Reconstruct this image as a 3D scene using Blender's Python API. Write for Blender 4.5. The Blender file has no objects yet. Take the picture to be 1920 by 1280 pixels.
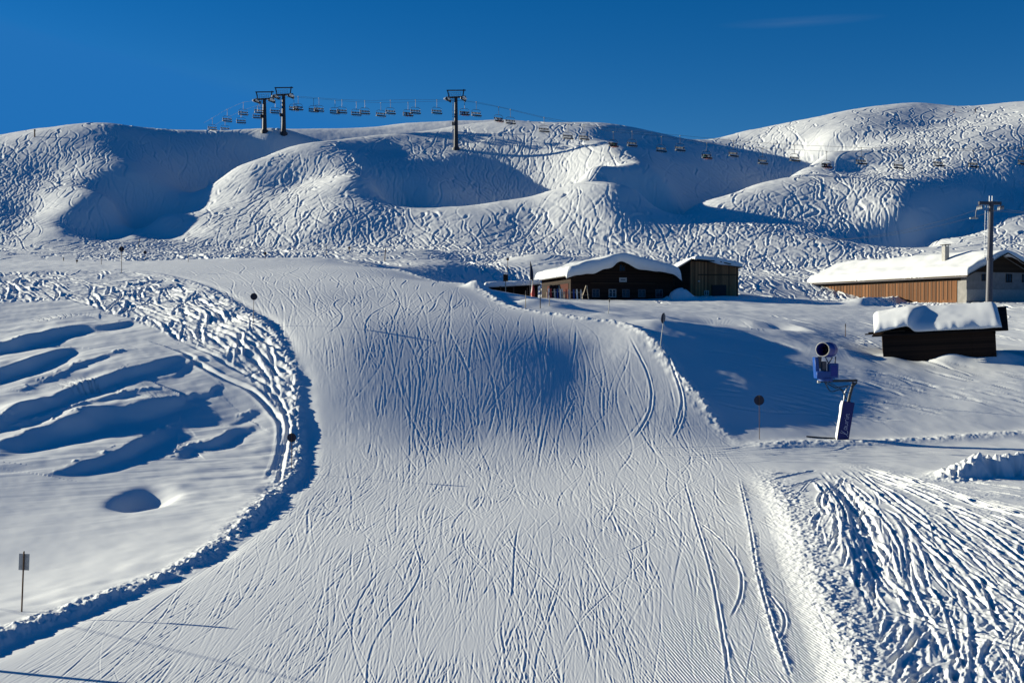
import bpy, bmesh, math, random, os, bisect
import numpy as np
from mathutils import Vector, Matrix
R = math.radians
random.seed(7)
rng = np.random.default_rng(11)
scene = bpy.context.scene
COL = scene.collection

# ------------------------------------------------------------------ camera
F = 2200.0            # focal length in photograph pixels (1920 wide)
CZ = 11.5             # eye height: the photograph is taken from a chairlift
PITCH = math.atan(40 / F)
cam_d = bpy.data.cameras.new("camera")
cam = bpy.data.objects.new("camera", cam_d)
COL.objects.link(cam)
cam_d.sensor_width = 36.0
cam_d.lens = 36.0 * F / 1920
cam_d.clip_start = 0.5
cam_d.clip_end = 6000
cam.location = (0, 0, CZ)
cam.rotation_euler = (R(90) - PITCH, 0, 0)
scene.camera = cam
CP, SP = math.cos(PITCH), math.sin(PITCH)


def ray(u, v):
    """tu, tv : sideways and upward slope of the line of sight per metre of y"""
    du, dv = np.asarray(u, float) - 960, np.asarray(v, float) - 640
    fy = F * CP - dv * SP
    return du / fy, (-F * SP - dv * CP) / fy


# ------------------------------------------------------------------ light
SUN_EL, SUN_BACK = R(13.6), R(18)
SUN_DIR = Vector((-math.cos(SUN_EL) * math.cos(SUN_BACK), math.cos(SUN_EL) * math.sin(SUN_BACK), math.sin(SUN_EL)))
sd = bpy.data.lights.new("sun", 'SUN')
sd.energy = 5.0
sd.angle = R(0.5)
sd.color = (1.0, 0.95, 0.755)
sun = bpy.data.objects.new("sun", sd)
COL.objects.link(sun)
sun.rotation_euler = SUN_DIR.to_track_quat('Z', 'Y').to_euler()
sun.location = (-60, 20, 60)

world = bpy.data.worlds.new("World")
scene.world = world
world.use_nodes = True
wn = world.node_tree
wn.nodes.clear()
sky = wn.nodes.new('ShaderNodeTexSky')
sky.sky_type = 'NISHITA'
sky.sun_disc = False
sky.sun_elevation = SUN_EL
sky.sun_rotation = math.atan2(SUN_DIR.x, SUN_DIR.y)
sky.altitude = 2300
sky.air_density = 1.0
sky.dust_density = 0.0
sky.ozone_density = 4.0
# the bright glow round the sun is held down, as in very clear, dry mountain air
cap = wn.nodes.new('ShaderNodeMix')
cap.data_type = 'RGBA'
cap.blend_type = 'DARKEN'
cap.inputs['Factor'].default_value = 1.0
cap.inputs['B'].default_value = (1.2, 2.55, 5.0, 1)
hs = wn.nodes.new('ShaderNodeHueSaturation')
hs.inputs['Hue'].default_value = 0.506
hs.inputs['Saturation'].default_value = 1.27
hs.inputs['Value'].default_value = 1.0
bg = wn.nodes.new('ShaderNodeBackground')
bg.inputs['Strength'].default_value = 0.056
wo = wn.nodes.new('ShaderNodeOutputWorld')
wn.links.new(sky.outputs['Color'], cap.inputs['A'])
wn.links.new(cap.outputs['Result'], hs.inputs['Color'])
# one faint wisp of cirrus towards the upper right
tcw = wn.nodes.new('ShaderNodeTexCoord')
mpw = wn.nodes.new('ShaderNodeMapping')
wd = Vector((float(ray(1500, 41)[0]), 1.0, float(ray(1500, 41)[1]))).normalized()
mpw.inputs['Location'].default_value = tuple(-c * k for c, k in zip(wd, (15, 1, 210)))
mpw.inputs['Scale'].default_value = (15, 1, 210)
gw = wn.nodes.new('ShaderNodeTexGradient')
gw.gradient_type = 'SPHERICAL'
nw = wn.nodes.new('ShaderNodeTexNoise')
nw.inputs['Scale'].default_value = 1.6
nw.inputs['Detail'].default_value = 5
mw = wn.nodes.new('ShaderNodeMath')
mw.operation = 'MULTIPLY'
m2w = wn.nodes.new('ShaderNodeMath')
m2w.operation = 'MULTIPLY'
m2w.inputs[1].default_value = 0.13
wx = wn.nodes.new('ShaderNodeMix')
wx.data_type = 'RGBA'
wx.inputs['B'].default_value = (3.0, 4.0, 5.2, 1)
wn.links.new(tcw.outputs['Generated'], mpw.inputs['Vector'])
wn.links.new(mpw.outputs['Vector'], gw.inputs['Vector'])
wn.links.new(mpw.outputs['Vector'], nw.inputs['Vector'])
wn.links.new(gw.outputs['Fac'], mw.inputs[0])
wn.links.new(nw.outputs['Fac'], mw.inputs[1])
wn.links.new(mw.outputs[0], m2w.inputs[0])
wn.links.new(m2w.outputs[0], wx.inputs['Factor'])
wn.links.new(hs.outputs['Color'], wx.inputs['A'])
wn.links.new(wx.outputs['Result'], bg.inputs['Color'])
wn.links.new(bg.outputs['Background'], wo.inputs['Surface'])
scene.view_settings.view_transform = 'Standard'
scene.view_settings.look = 'None'
scene.view_settings.gamma = 1.0
scene.cycles.diffuse_bounces = 1
scene.cycles.max_bounces = 6
scene.view_settings.exposure = 0.76

# ------------------------------------------------------------------ terrain
# survey points: photograph column, photograph row, distance ahead in metres
SURVEY = """
-250 1280 35.5; 0 1280 36; 400 1280 36; 1000 1280 36; 1500 1280 36; 1900 1275 36; 2180 1270 36
400 1150 43.5; 1000 1150 43.5; 1450 1150 43.5; 600 1000 57.5; 1000 1000 57.5; 1350 1000 57.5
1700 1100 47; 2100 1090 47; 1650 980 57.5; 2000 975 57.5
600 872 78; 900 868 79; 1200 862 80; 1380 850 81.5; 1650 853 82; 1920 845 82.5; 2180 840 83
620 822 84; 900 828 84; 1150 828 84.5
620 745 90; 900 743 90.8; 1150 741 92.2
620 655 98.2; 900 652 99.6; 1130 652 101.8
580 602 105.6; 850 600 107; 1050 605 108.4
500 545 124; 700 540 126; 860 552 123
330 505 155; 560 500 157; 720 510 150
300 488 183; 450 486 184; 600 486 183; 680 489 179
1375 828 85; 1310 750 91.6; 1250 678 98.7; 1205 628 103.9; 1080 600 109.6; 960 575 118; 880 536 134; 760 510 155
1580 822 87; 1480 800 89; 1420 712 97; 1300 668 100.5; 1450 673 103; 1450 607 121; 1400 580 145; 1290 615 111; 1280 600 120; 1600 680 104; 1600 620 124
1180 575 140; 1150 562 164; 1000 558 162; 1300 560 164; 1400 556 168
1130 505 212; 1400 520 200; 920 533 200; 940 564 165; 945 562 173; 930 573 150; 905 557 150; 965 571 150; 850 500 205
1670 556 188; 1520 560 184; 1800 553 188; 1950 540 192; 1855 567 164; 1620 570 160; 2150 560 165
1760 664 110; 1650 660 111; 1900 650 112; 1760 605 134; 1920 600 134; 2150 640 112
1900 800 90; 1750 740 97; 1900 720 98; 2150 720 98
-250 1150 43.5; 100 1150 43.5; 330 523 141; 220 504 160
-250 1000 57; 0 1000 57; 250 1000 57.5; -250 900 70; 0 900 70; 250 895 72; 420 890 74
450 800 86.5; 0 800 83; 250 780 87; -250 800 83; 0 700 95; 250 690 96; 430 700 95; -250 700 95; 0 620 108; 200 605 110; 400 605 107.6
0 540 129; 250 540 129; 0 507 156; -250 540 129; -250 505 160; 0 491 190; 150 488 195; -250 490 190
100 478 215; 100 469 250; -250 478 215; -250 468 250
450 474 222; 640 472 228; 760 480 222; 920 492 225; 800 470 235; 1000 478 225
0 466 262; 200 453 284; -250 466 262; 300 449 287; 450 452 270; 600 456 262; 900 463 252; 1050 470 248; 1120 478 243; 1300 492 232; 1500 500 226; 1650 490 224; 1760 480 220; 1920 475 220; 2180 470 220
-250 400 290; 0 400 297; 60 400 299; 140 400 292; 115 430 280; 30 435 283; -250 340 330; 0 335 326; 100 330 328; 180 330 324; -250 310 400; 0 271 398; 80 250 390; 150 236 382; 205 234 370
215 270 352; 250 325 328; 215 385 304; 165 445 283
300 400 318; 330 340 341; 330 290 358; 400 300 362; 480 290 375; 300 250 373; 420 250 382; 500 268 378
300 243 378; 420 245 388; 500 247 384; 545 249 385
200 451 288; 300 406 302; 400 355 320; 430 325 333; 500 297 346; 565 277 352; 640 263 360; 720 252 368; 855 235 378; 960 226 379; 1000 229 376; 1090 230 370; 1150 236 364
500 400 290; 600 425 271; 560 345 315; 350 400 304; 350 430 289; 250 440 285; 640 300 325; 640 330 309; 650 360 295; 660 400 278; 400 425 284; 750 430 269; 900 430 265
720 285 345; 800 272 354; 860 270 356; 950 264 355; 1050 262 350; 1100 268 342
700 345 305; 760 330 319; 850 330 328; 950 320 337; 1050 308 334; 800 360 312; 850 291 344; 950 288 347; 1050 285 341
730 380 296; 830 386 285; 950 376 282; 1050 353 286; 1107 319 304; 1132 290 328; 1150 270 335
1000 420 268; 1150 420 259; 1190 380 270; 1150 350 284
1230 250 385; 1290 262 392; 1180 270 352
1195 305 312; 1200 365 278; 1250 350 303; 1250 300 332; 1320 290 352; 1400 300 358; 1480 285 362; 1400 265 382; 1480 260 370; 1300 350 322; 1380 330 342
1225 408 280; 1300 386 288; 1400 356 299; 1500 321 316; 1540 295 329; 1550 267 354
1120 440 256; 1250 450 250; 1400 430 254; 1550 450 244
1600 320 314; 1600 400 270; 1740 320 302; 1750 235 372; 1650 265 345; 1800 270 328; 1450 400 272; 1700 400 266
1295 262 392; 1400 244 398; 1500 226 404; 1600 206 412; 1720 194 420; 1800 200 415; 1900 194 420; 2180 190 420
1900 312 306; 2180 310 308; 1900 240 342
1770 375 278; 1850 393 281; 1900 374 283; 1750 420 268; 1820 358 286; 1850 350 293; 1890 345 296
1690 470 250; 1770 449 258; 1850 411 269; 1905 385 278; 1940 362 289; 2000 340 302
1920 440 252; 2000 400 270; 2180 400 275
560 246 520; 700 238 560; 755 232 570; 850 238 590; 950 238 600; 400 250 520; 1300 268 560
"""
BURIED = """
300 25.2 315; 400 33.5 338; 480 44 356; 560 50 372; 700 56 400; 850 58 410; 960 61 430; 250 21.5 304
740 26.6 306; 830 26.2 301; 950 27.0 298; 1050 30.2 303; 1100 34.5 309
1230 23.0 294; 1300 26.2 303; 1400 31.2 316; 1500 37.8 332; 1540 44 345
1700 14.0 256; 1770 17.6 265; 1850 22.9 274
200 57 410; 0 52 440; -250 48 440; 500 56 430; 850 60 470; 1150 58 430; 1300 58 430; 1720 70 470; 2180 70 470
500 9.3 207; 640 9.3 205; 300 9.8 205; 760 8.4 190
-250 -11.1 26; 300 -11.1 26; 960 -11.0 26; 1600 -11.1 26; 2180 -11.1 26
-250 -11.4 12; 960 -11.3 12; 2180 -11.4 12; -250 -11.5 5; 960 -11.5 5; 2180 -11.5 5
-250 60 640; 500 75 640; 960 85 640; 1500 70 640; 2180 60 640
"""
pts = []
for line in SURVEY.replace('\n', ';').split(';'):
    q = line.split()
    if len(q) == 3:
        u, v, y = map(float, q)
        tu, tv = ray(u, v)
        pts.append((tu * y, y, tv * y))
for line in BURIED.replace('\n', ';').split(';'):
    q = line.split()
    if len(q) == 3:
        u, h, y = map(float, q)
        tu, _ = ray(u, 600)
        pts.append((tu * y, y, h))
pts = np.array(pts)


def warp(x, y):                       # even out the spacing of the survey before the spline
    y = np.maximum(y, 1.0)
    return x / (y + 30.0) * 3.0, np.log(y + 30.0) * 3.0


pw = np.stack(warp(pts[:, 0], pts[:, 1]), 1)
n = len(pts)
d2 = ((pw[:, None] - pw[None]) ** 2).sum(-1)
K = 0.5 * d2 * np.log(d2 + 1e-12)
K[np.arange(n), np.arange(n)] = 0
# values are stored as slope-like heights so that near and far weigh alike
val = pts[:, 2] / (pts[:, 1] + 30.0)
lam = 2e-5
A = np.zeros((n + 3, n + 3))
A[:n, :n] = K + lam * np.eye(n)
A[:n, n] = A[n, :n] = 1
A[:n, n + 1:] = pw
A[n + 1:, :n] = pw.T
sol = np.linalg.solve(A, np.concatenate([val, np.zeros(3)]))


def base_h(x, y):
    shp = x.shape
    x = x.ravel()
    y = np.clip(y.ravel(), 5, 640)
    px, py = warp(x, y)
    out = sol[n] + sol[n + 1] * px + sol[n + 2] * py
    for i in range(n):
        q = (px - pw[i, 0]) ** 2 + (py - pw[i, 1]) ** 2
        out += sol[i] * 0.5 * q * np.log(q + 1e-12)
    return (out * (y + 30.0)).reshape(shp)


QUICK = float(os.environ.get("TERRAIN_STEP", "1"))
# rows (distance ahead) and columns (sideways slope) of the terrain sheet
ys = [5.0]
tab_y = [5, 25, 36, 60, 80, 120, 180, 240, 300, 400, 480, 700, 1500]
tab_d = [.3, .08, .055, .085, .12, .24, .45, .6, .5, .7, 1.3, 5, 60]
while ys[-1] < 1500:
    ys.append(ys[-1] + float(np.interp(ys[-1], tab_y, tab_d)) * QUICK)
ys = np.array(list(np.arange(-60, 5, 2.5)) + ys)
ts = [0.0]
while ts[-1] < 5:
    ts.append(ts[-1] + 0.00058 * QUICK * (1 + max(0, (ts[-1] - 0.455) / 0.006) ** 1.0 * 0.12))
ts = np.array(sorted([-t for t in ts[1:]] + ts))
NR, NC = len(ys), len(ts)
print("terrain grid", NR, NC, NR * NC)
ge = np.where(ys > 12, ys, 12.0)
X = ge[:, None] * ts[None, :]
Y = np.repeat(ys[:, None], NC, 1)


def upsample(Cg, idx, N, axis):
    """Catmull-Rom interpolation of coarse samples taken at index positions idx"""
    step = idx[1] - idx[0]
    p = np.arange(N) / step
    i = np.clip(p.astype(int), 0, len(idx) - 2)
    f = p - i
    g = lambda k: np.take(Cg, np.clip(i + k, 0, len(idx) - 1), axis)
    sh = (-1, 1) if axis == 0 else (1, -1)
    f = f.reshape(sh)
    return (g(0) + 0.5 * f * (g(1) - g(-1) + f * (2 * g(-1) - 5 * g(0) + 4 * g(1) - g(2) + f * (3 * (g(0) - g(1)) + g(2) - g(-1)))))


ST = 5
ri = np.arange(0, NR + ST, ST)
cj = np.arange(0, NC + ST, ST)
ysc = np.interp(ri, np.arange(NR), ys)
tsc = np.interp(cj, np.arange(NC), ts)
Yc = np.repeat(ysc[:, None], len(tsc), 1)
tcl = 0.62 * np.tanh(tsc / 0.62 * 1.0)
tcl = np.where(np.abs(tsc) < 0.5, tsc, np.sign(tsc) * (0.5 + 0.06 * np.tanh((np.abs(tsc) - 0.5) / 0.06)))
Xc = np.where(ysc > 12, ysc, 12.0)[:, None] * tcl[None, :]
Hc = base_h(Xc, Yc)
far = np.clip(Yc - 640, 0, None)
Hc -= far * 0.12
Z = upsample(upsample(Hc, ri, NR, 0), cj, NC, 1)[:NR, :NC]
# the left snowfield rises gently towards the piste; the right half of the steep pitch rolls over
q = ((X + 25) / 9) ** 2 + ((Y - 52) / 15) ** 2
Z -= 1.0 * np.exp(-np.minimum(q, 30))
BASE = Z.copy()

# ------------------------------------------------------------------ helpers on the terrain grid
def to_grid(x, y):
    g = np.where(y > 12, y, 12.0)
    return np.interp(y, ys, np.arange(NR)), np.interp(x / g, ts, np.arange(NC))


def sample(A, x, y):
    r, c = to_grid(np.asarray(x, float), np.asarray(y, float))
    r = np.clip(r, 0, NR - 1.001)
    c = np.clip(c, 0, NC - 1.001)
    i, j = r.astype(int), c.astype(int)
    a, b = r - i, c - j
    return (A[i, j] * (1 - a) * (1 - b) + A[i + 1, j] * a * (1 - b) + A[i, j + 1] * (1 - a) * b + A[i + 1, j + 1] * a * b)


def hit(u, v, A=None, y0=20):
    """ground point seen at photograph position (u, v)"""
    A = BASE if A is None else A
    tu, tv = ray(u, v)
    r0 = int(np.searchsorted(ys, y0))
    c = np.interp(tu, ts, np.arange(NC))
    j = int(c)
    b = c - j
    z = (A[r0:, j] * (1 - b) + A[r0:, j + 1] * b) / ys[r0:]
    k = np.argmax(z >= tv)
    if k == 0:
        k = int(np.argmax(z))
        yy = ys[r0 + k]
    else:
        f = (tv - z[k - 1]) / (z[k] - z[k - 1])
        yy = ys[r0 + k - 1] + f * (ys[r0 + k] - ys[r0 + k - 1])
    return np.array([tu * yy, yy])


def hits(s, A=None, lift=None):
    q = [float(a) for a in s.replace(';', ' ').split()]
    n_ = len(q) // 2
    if lift is None:
        return np.array([hit(q[i], q[i + 1], A) for i in range(0, len(q), 2)])
    lf = np.interp(np.linspace(0, 1, n_), np.linspace(0, 1, len(lift)), lift)
    return np.array([hit(q[2 * i], q[2 * i + 1], BASE + lf[i]) for i in range(n_)])


def smooth_path(P, n=60):
    """Catmull-Rom through the points"""
    P = np.asarray(P, float)
    Q = np.concatenate([[2 * P[0] - P[1]], P, [2 * P[-1] - P[-2]]])
    t = np.linspace(0, len(P) - 1.0001, n)
    i = t.astype(int)
    f = (t - i)[:, None]
    a, b, c, d = Q[i], Q[i + 1], Q[i + 2], Q[i + 3]
    return 0.5 * (2 * b + (c - a) * f + (2 * a - 5 * b + 4 * c - d) * f ** 2 + (3 * b - 3 * c + d - a) * f ** 3)


TAB = rng.random((512, 512))


def vnoise(x, y):
    xi, yi = np.floor(x).astype(np.int64), np.floor(y).astype(np.int64)
    fx, fy = x - xi, y - yi
    fx, fy = fx * fx * (3 - 2 * fx), fy * fy * (3 - 2 * fy)
    x0, x1, y0, y1 = xi & 511, (xi + 1) & 511, yi & 511, (yi + 1) & 511
    return (TAB[y0, x0] * (1 - fx) + TAB[y0, x1] * fx) * (1 - fy) + (TAB[y1, x0] * (1 - fx) + TAB[y1, x1] * fx) * fy - 0.5


def fbm(x, y, octs=4, gain=0.5):
    o = np.zeros(np.broadcast(x, y).shape)
    a = 1.0
    for k in range(octs):
        o += a * vnoise(x * 2 ** k + 17.3 * k, y * 2 ** k + 5.1 * k)
        a *= gain
    return o


D = np.zeros((NR, NC))           # relief on top of the spline surface
LAYER = [D]


def stamp(path, hw, prof, keep=1.0, fade=True, mod=None, target=None, dense=1.0):
    """lay a cross-section prof(s, t) along a path; s = metres to the left of travel, t = 0..1 along it"""
    T = LAYER[0] if target is None else target
    path = np.asarray(path, float)
    gr, gc = to_grid(path[:, 0], path[:, 1])
    seg = np.hypot(np.diff(gr), np.diff(gc))
    L = np.concatenate([[0], np.cumsum(seg)])
    if L[-1] < 1:
        return
    dense = max(dense, 1 + hw / 6)
    n = int(L[-1] / 0.6 * dense) + 2
    t = np.linspace(0, L[-1], n)
    px, py = np.interp(t, L, path[:, 0]), np.interp(t, L, path[:, 1])
    tx, ty = np.gradient(px), np.gradient(py)
    k = max(1, n // 200)
    ln = np.hypot(tx, ty) + 1e-9
    nx, ny = -ty / ln, tx / ln
    ym = max(py.min(), 12.0)
    cell = min(0.00058 * QUICK * ym, float(np.interp(ym, tab_y, tab_d)) * QUICK)
    J = int(2 * hw / (cell * 0.6)) + 3
    J = min(J, 1500)
    s = np.linspace(-hw, hw, J)
    PX, PY = px[:, None] + nx[:, None] * s, py[:, None] + ny[:, None] * s
    tt = (t / L[-1])[:, None]
    V = prof(s[None, :], tt) * np.ones_like(PX)
    if fade:
        V = V * np.clip(np.minimum(tt, 1 - tt) * 8, 0, 1)
    if mod is not None:
        V = V * mod(PX, PY)
    r, c = to_grid(PX.ravel(), PY.ravel())
    i, j = r.astype(int), c.astype(int)
    ok = (i > 0) & (j > 0) & (i < NR - 2) & (j < NC - 2)
    if ok.sum() < 4:
        return
    r, c, i, j, V = r[ok], c[ok], i[ok], j[ok], V.ravel()[ok]
    i0, j0 = i.min(), j.min()
    hh, ww = i.max() - i0 + 2, j.max() - j0 + 2
    a, b = r - i, c - j
    base = (i - i0) * ww + (j - j0)
    W = np.zeros(hh * ww)
    S = np.zeros(hh * ww)
    for di, dj, w in ((0, 0, (1 - a) * (1 - b)), (1, 0, a * (1 - b)), (0, 1, (1 - a) * b), (1, 1, a * b)):
        W += np.bincount(base + di * ww + dj, w, hh * ww)
        S += np.bincount(base + di * ww + dj, w * V, hh * ww)
    m = W > 0.03
    val = np.where(m, S / np.maximum(W, 1e-9), 0).reshape(hh, ww)
    m = m.reshape(hh, ww)
    B = T[i0:i0 + hh, j0:j0 + ww]
    if keep == 1.0:
        B += val
    else:
        B[m] = B[m] * keep + val[m]


def sstep(a, b, x):
    t = np.clip((x - a) / (b - a), 0, 1)
    return t * t * (3 - 2 * t)


# ---------------------------------------------------------------- banks, drifts and hollows
def bank(poly, H, out, drop, ditch=0.0, jag=0.25, tail=14.0, name=None):
    """a levee along a line: to the left of travel it falls off slowly (length out), to the right it breaks off within drop"""
    Hs = np.asarray(H, float)
    P = smooth_path(hits(poly, lift=Hs), 120)
    hf = lambda t: np.interp(t, np.linspace(0, 1, len(Hs)), Hs)

    def prof(s, t):
        s = s + jag * (fbm(t * 40, s * 0.0 + 3.3, 3)) * 2 * np.exp(-(s / 1.5) ** 2)
        left = np.exp(-np.clip(s, 0, None) / out) * (1 - sstep(tail * 0.6, tail, s))
        right = 1 - sstep(0, 1, -s / drop)
        return hf(t) * np.where(s >= 0, left, right) - ditch * np.exp(-((s + drop * 1.3) / (drop * 0.6)) ** 2)
    stamp(P, tail, prof, mod=lambda x, y: np.clip(.85 + 1.0 * fbm(x / 3.0, y / 3.0, 3), .35, 1.35))


# left edge of the piste (travelling down towards the camera, the snowfield is on the right of travel: go uphill instead)
LEFT_EDGE = "-170 1235; -60 1202; 40 1163; 200 1108; 340 1056; 440 992; 510 925; 553 868; 556 775; 545 692; 500 612; 440 570; 330 521; 225 503"
bank(LEFT_EDGE, [0.55, 0.5, 0.4, 0.32, 0.24, 0.2, 0.18, 0.32, 0.2, 0.16, 0.16, 0.14, 0.1, 0.04], 5.5, 0.8, 0.08, 0.12, 10)
RIGHT_EDGE = "1385 830; 1310 742; 1250 670; 1205 618; 1150 600; 1080 592; 960 573; 880 533; 760 508; 650 490"
P_ = smooth_path(hits(RIGHT_EDGE, lift=[.22, .3, .24, .22]), 120)
stamp(P_, 5, lambda s, t: (np.interp(t, [0, .25, .5, 1], [.22, .3, .24, .22])) * np.where(s > 0, np.exp(-s / 1.0), 1 - sstep(0, 1.1, -s - 0.0 + 0.35 * fbm(t * 30, s * 0, 3))))
P_ = smooth_path(hits("1400 842; 1325 745; 1265 672; 1220 622; 1165 604; 1080 596"), 120)
stamp(P_, 13, lambda s, t: 0.14 * np.exp(-((s + 5.0) / 4.5) ** 2))
# road edges
P_ = smooth_path(hits("1372 830; 1420 836; 1500 834; 1650 830; 1780 823; 1920 814; 2050 808"), 80)
stamp(P_, 2.5, lambda s, t: 0.2 * np.exp(-(s / 0.9) ** 2))
# bank that carries the cut-up field on the right
P_ = smooth_path(hits("1420 872; 1470 930; 1505 1000; 1535 1080; 1585 1180; 1625 1280; 1680 1400", lift=[.1, .22, .3]), 100)
stamp(P_, 14, lambda s, t: np.interp(t, [0, .25, 1], [.1, .22, .3]) * np.where(s > 0, np.exp(-s / 7.0) * (1 - sstep(9, 14, s)), 1 - sstep(0, 1.5, -s)))
# ploughed heap beside the road
P_ = smooth_path(hits("1770 905; 1800 896; 1850 890; 1920 888; 2010 884"), 80)
stamp(P_, 5, lambda s, t: 1.15 * sstep(0, .3, t) * np.where(s > 0, np.exp(-(s / 1.6) ** 2), 1 - sstep(0, 1.0, -s + 0.6 * fbm(t * 14, s * 0, 3))), fade=False)


def drift(poly, H, back=5.0, face=1.3, rec=3.0, jag=0.35):
    P = smooth_path(hits(poly), 90)[::-1]
    seed = rng.random() * 50

    def prof(s, t):
        s = s + jag * (fbm(t * 6 + seed, s * 0.3, 2) * 2 + 1.5 * fbm(t * 2.3 + seed, s * 0.1, 2)) * np.exp(-(s / 2.2) ** 2)
        up = np.exp(-np.clip(s, 0, None) / back) * (1 - sstep(4.5, 8, s))
        dn = 1 - 1.55 * sstep(0, face, -s) + 0.55 * sstep(face, face + rec, -s)
        return 0.6 * H * np.where(s >= 0, up, dn) * np.sin(np.pi * np.clip(t, 0.02, .98)) ** 0.6
    stamp(P, 8, prof, fade=False, mod=lambda x, y: np.clip(.95 + 1.1 * fbm(x / 4.5 + seed, y / 4.5, 3), .25, 1.7))
    # crumbs of broken crust along the lip
    stamp(P, .8, lambda s, t: .16 * np.exp(-((s - .1) / .35) ** 2), mod=lambda x, y: 1.8 * np.clip(fbm(x / .45, y / .45, 3) - .02, 0, 1) * sstep(-.1, .25, fbm(x / 3 + seed, y / 3, 2)))


drift("250 600; 200 612; 120 622; 40 645; -30 660; -160 695", 0.8, 4, 1.1, 2.5)
drift("130 652; 85 672; 45 690; 0 702; -40 722; -140 765", 0.9, 4, 1.0, 2.5, .3)
drift("345 668; 290 685; 225 700; 170 722; 110 748; 50 775; 0 800; -90 838", 0.75, 5, 1.2, 2.5)
drift("330 742; 250 768; 190 775; 120 798; 50 822; -60 862", 0.95, 5, 2.2, 3.0, .6)
drift("345 800; 310 805; 250 835; 190 862; 90 892", 0.45, 3, 1.2, 2)
drift("480 800; 440 812; 390 832; 345 838; 320 862", 0.5, 2.5, .9, 1.5, .25)
drift("440 668; 380 672; 330 700; 262 716", 0.22, 3, .8, 1.5)
drift("250 655; 170 676; 90 712; 30 735", 0.25, 3, .8, 1.5)
drift("480 765; 455 782; 425 802", 0.3, 2, .7, 1)
drift("300 730; 200 750; 90 785; 10 812", 0.22, 3, .7, 1.5)
drift("420 728; 360 745; 310 760", 0.2, 2, .6, 1.2)
for (u, v, rx, ry, dep) in ((272, 935, 1.5, 2.6, -0.75), (315, 915, 1.0, 1.0, 0.12), (140, 990, 4, 5, 0.15), (90, 860, 4, 3, 0.2)):
    x0, y0 = hit(u, v)
    q = ((X - x0) / rx) ** 2 + ((Y - y0) / ry) ** 2
    near = q < 9
    D[near] += dep * np.exp(-q[near] ** 1.6)
for (u, v, rx, ry, dep) in ((1130, 712, 9.0, 9.0, -0.15), (1085, 690, 2.2, 3.5, -0.05), (1060, 740, 2.0, 4, -.05), (1000, 690, 2.0, 4, -.05), (1010, 700, 4.0, 8.0, 0.22), (720, 560, 6, 8, -0.3), (900, 640, 5, 8, .15), (640, 640, 5, 8, .25)):
    x0, y0 = hit(u, v)
    q = ((X - x0) / rx) ** 2 + ((Y - y0) / ry) ** 2
    near = q < 9
    D[near] += dep * np.exp(-q[near])
# strip of packed snow across the hollow, with a dip above it
P_ = smooth_path(hits("1180 606; 1300 618; 1400 630; 1540 658; 1640 668"), 80)
stamp(P_, 7, lambda s, t: 0.5 * np.exp(-(s / 1.8) ** 2))
P_ = smooth_path(hits("1260 597; 1340 600; 1420 606; 1500 612"), 60)
stamp(P_, 8, lambda s, t: -0.7 * np.exp(-(s / 2.4) ** 2))
P_ = smooth_path(hits("1600 575; 1680 566; 1760 562"), 60)
stamp(P_, 8, lambda s, t: 0.8 * np.where(s > 0, np.exp(-(s / 2.5) ** 2), np.exp(-(s / 1.2) ** 2)))
# snow blown against the small hut
x0, y0 = hit(1656, 668)
for fx, sx, hh in ((0.6, 1.8, 1.25), (1.0, 2.2, 1.0), (0.05, 1.2, .3)):
    q = ((X - x0 - 9.2 * fx) / sx) ** 2 + ((Y - y0 + 2.8 * fx + .5) / 1.5) ** 2
    D += hh * np.exp(-np.minimum(q, 30))
# terrace lip and heaps left of the chalet
for (u, v, rx, ry, hh) in ((1000, 571, 1.6, 1.2, 0.5), (1050, 577, 2.2, 1.2, .45), (895, 541, 1.3, 1.5, .7), (1275, 560, 1.7, 1.6, 1.5), (1330, 552, 3, 2, .3)):
    x0, y0 = hit(u, v)
    q = ((X - x0) / rx) ** 2 + ((Y - y0) / ry) ** 2
    D += hh * np.exp(-np.minimum(q, 30) ** 1.3)

# ---------------------------------------------------------------- where is what (photograph outlines projected onto the ground)
Tv = (Z + D) / np.maximum(Y, 1)
Fy = F * CP
# inverse of ray(): image position of each terrain vertex
den = CP - Tv * SP
VV = 640 + F * (-SP - Tv * CP) / np.where(np.abs(den) < .1, .1, den) * 1.0
VV = 640 - F * (Tv * CP + SP) / den
UU = 960 + F * (X / np.maximum(Y, 1)) / den


def inside(poly, soft=0):
    q = [float(a) for a in poly.replace(';', ' ').split()]
    P = list(zip(q[::2], q[1::2]))
    res = np.zeros(UU.shape, bool)
    for (x0, y0), (x1, y1) in zip(P, P[1:] + P[:1]):
        if y0 == y1:
            continue
        c = (y0 > VV) != (y1 > VV)
        res ^= c & (UU < (x1 - x0) * (VV - y0) / (y1 - y0) + x0)
    return res


def blur(M, k):
    M = M.astype(np.float32)
    for ax in (0, 1):
        c = np.cumsum(M, ax)
        pad = [(0, 0), (0, 0)]
        pad[ax] = (k + 1, k)
        c = np.pad(c, pad, mode='edge')
        hi = np.take(c, np.arange(M.shape[ax]) + 2 * k + 1, ax)
        lo = np.take(c, np.arange(M.shape[ax]), ax)
        M = (hi - lo) / (2 * k + 1)
    return M


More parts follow.
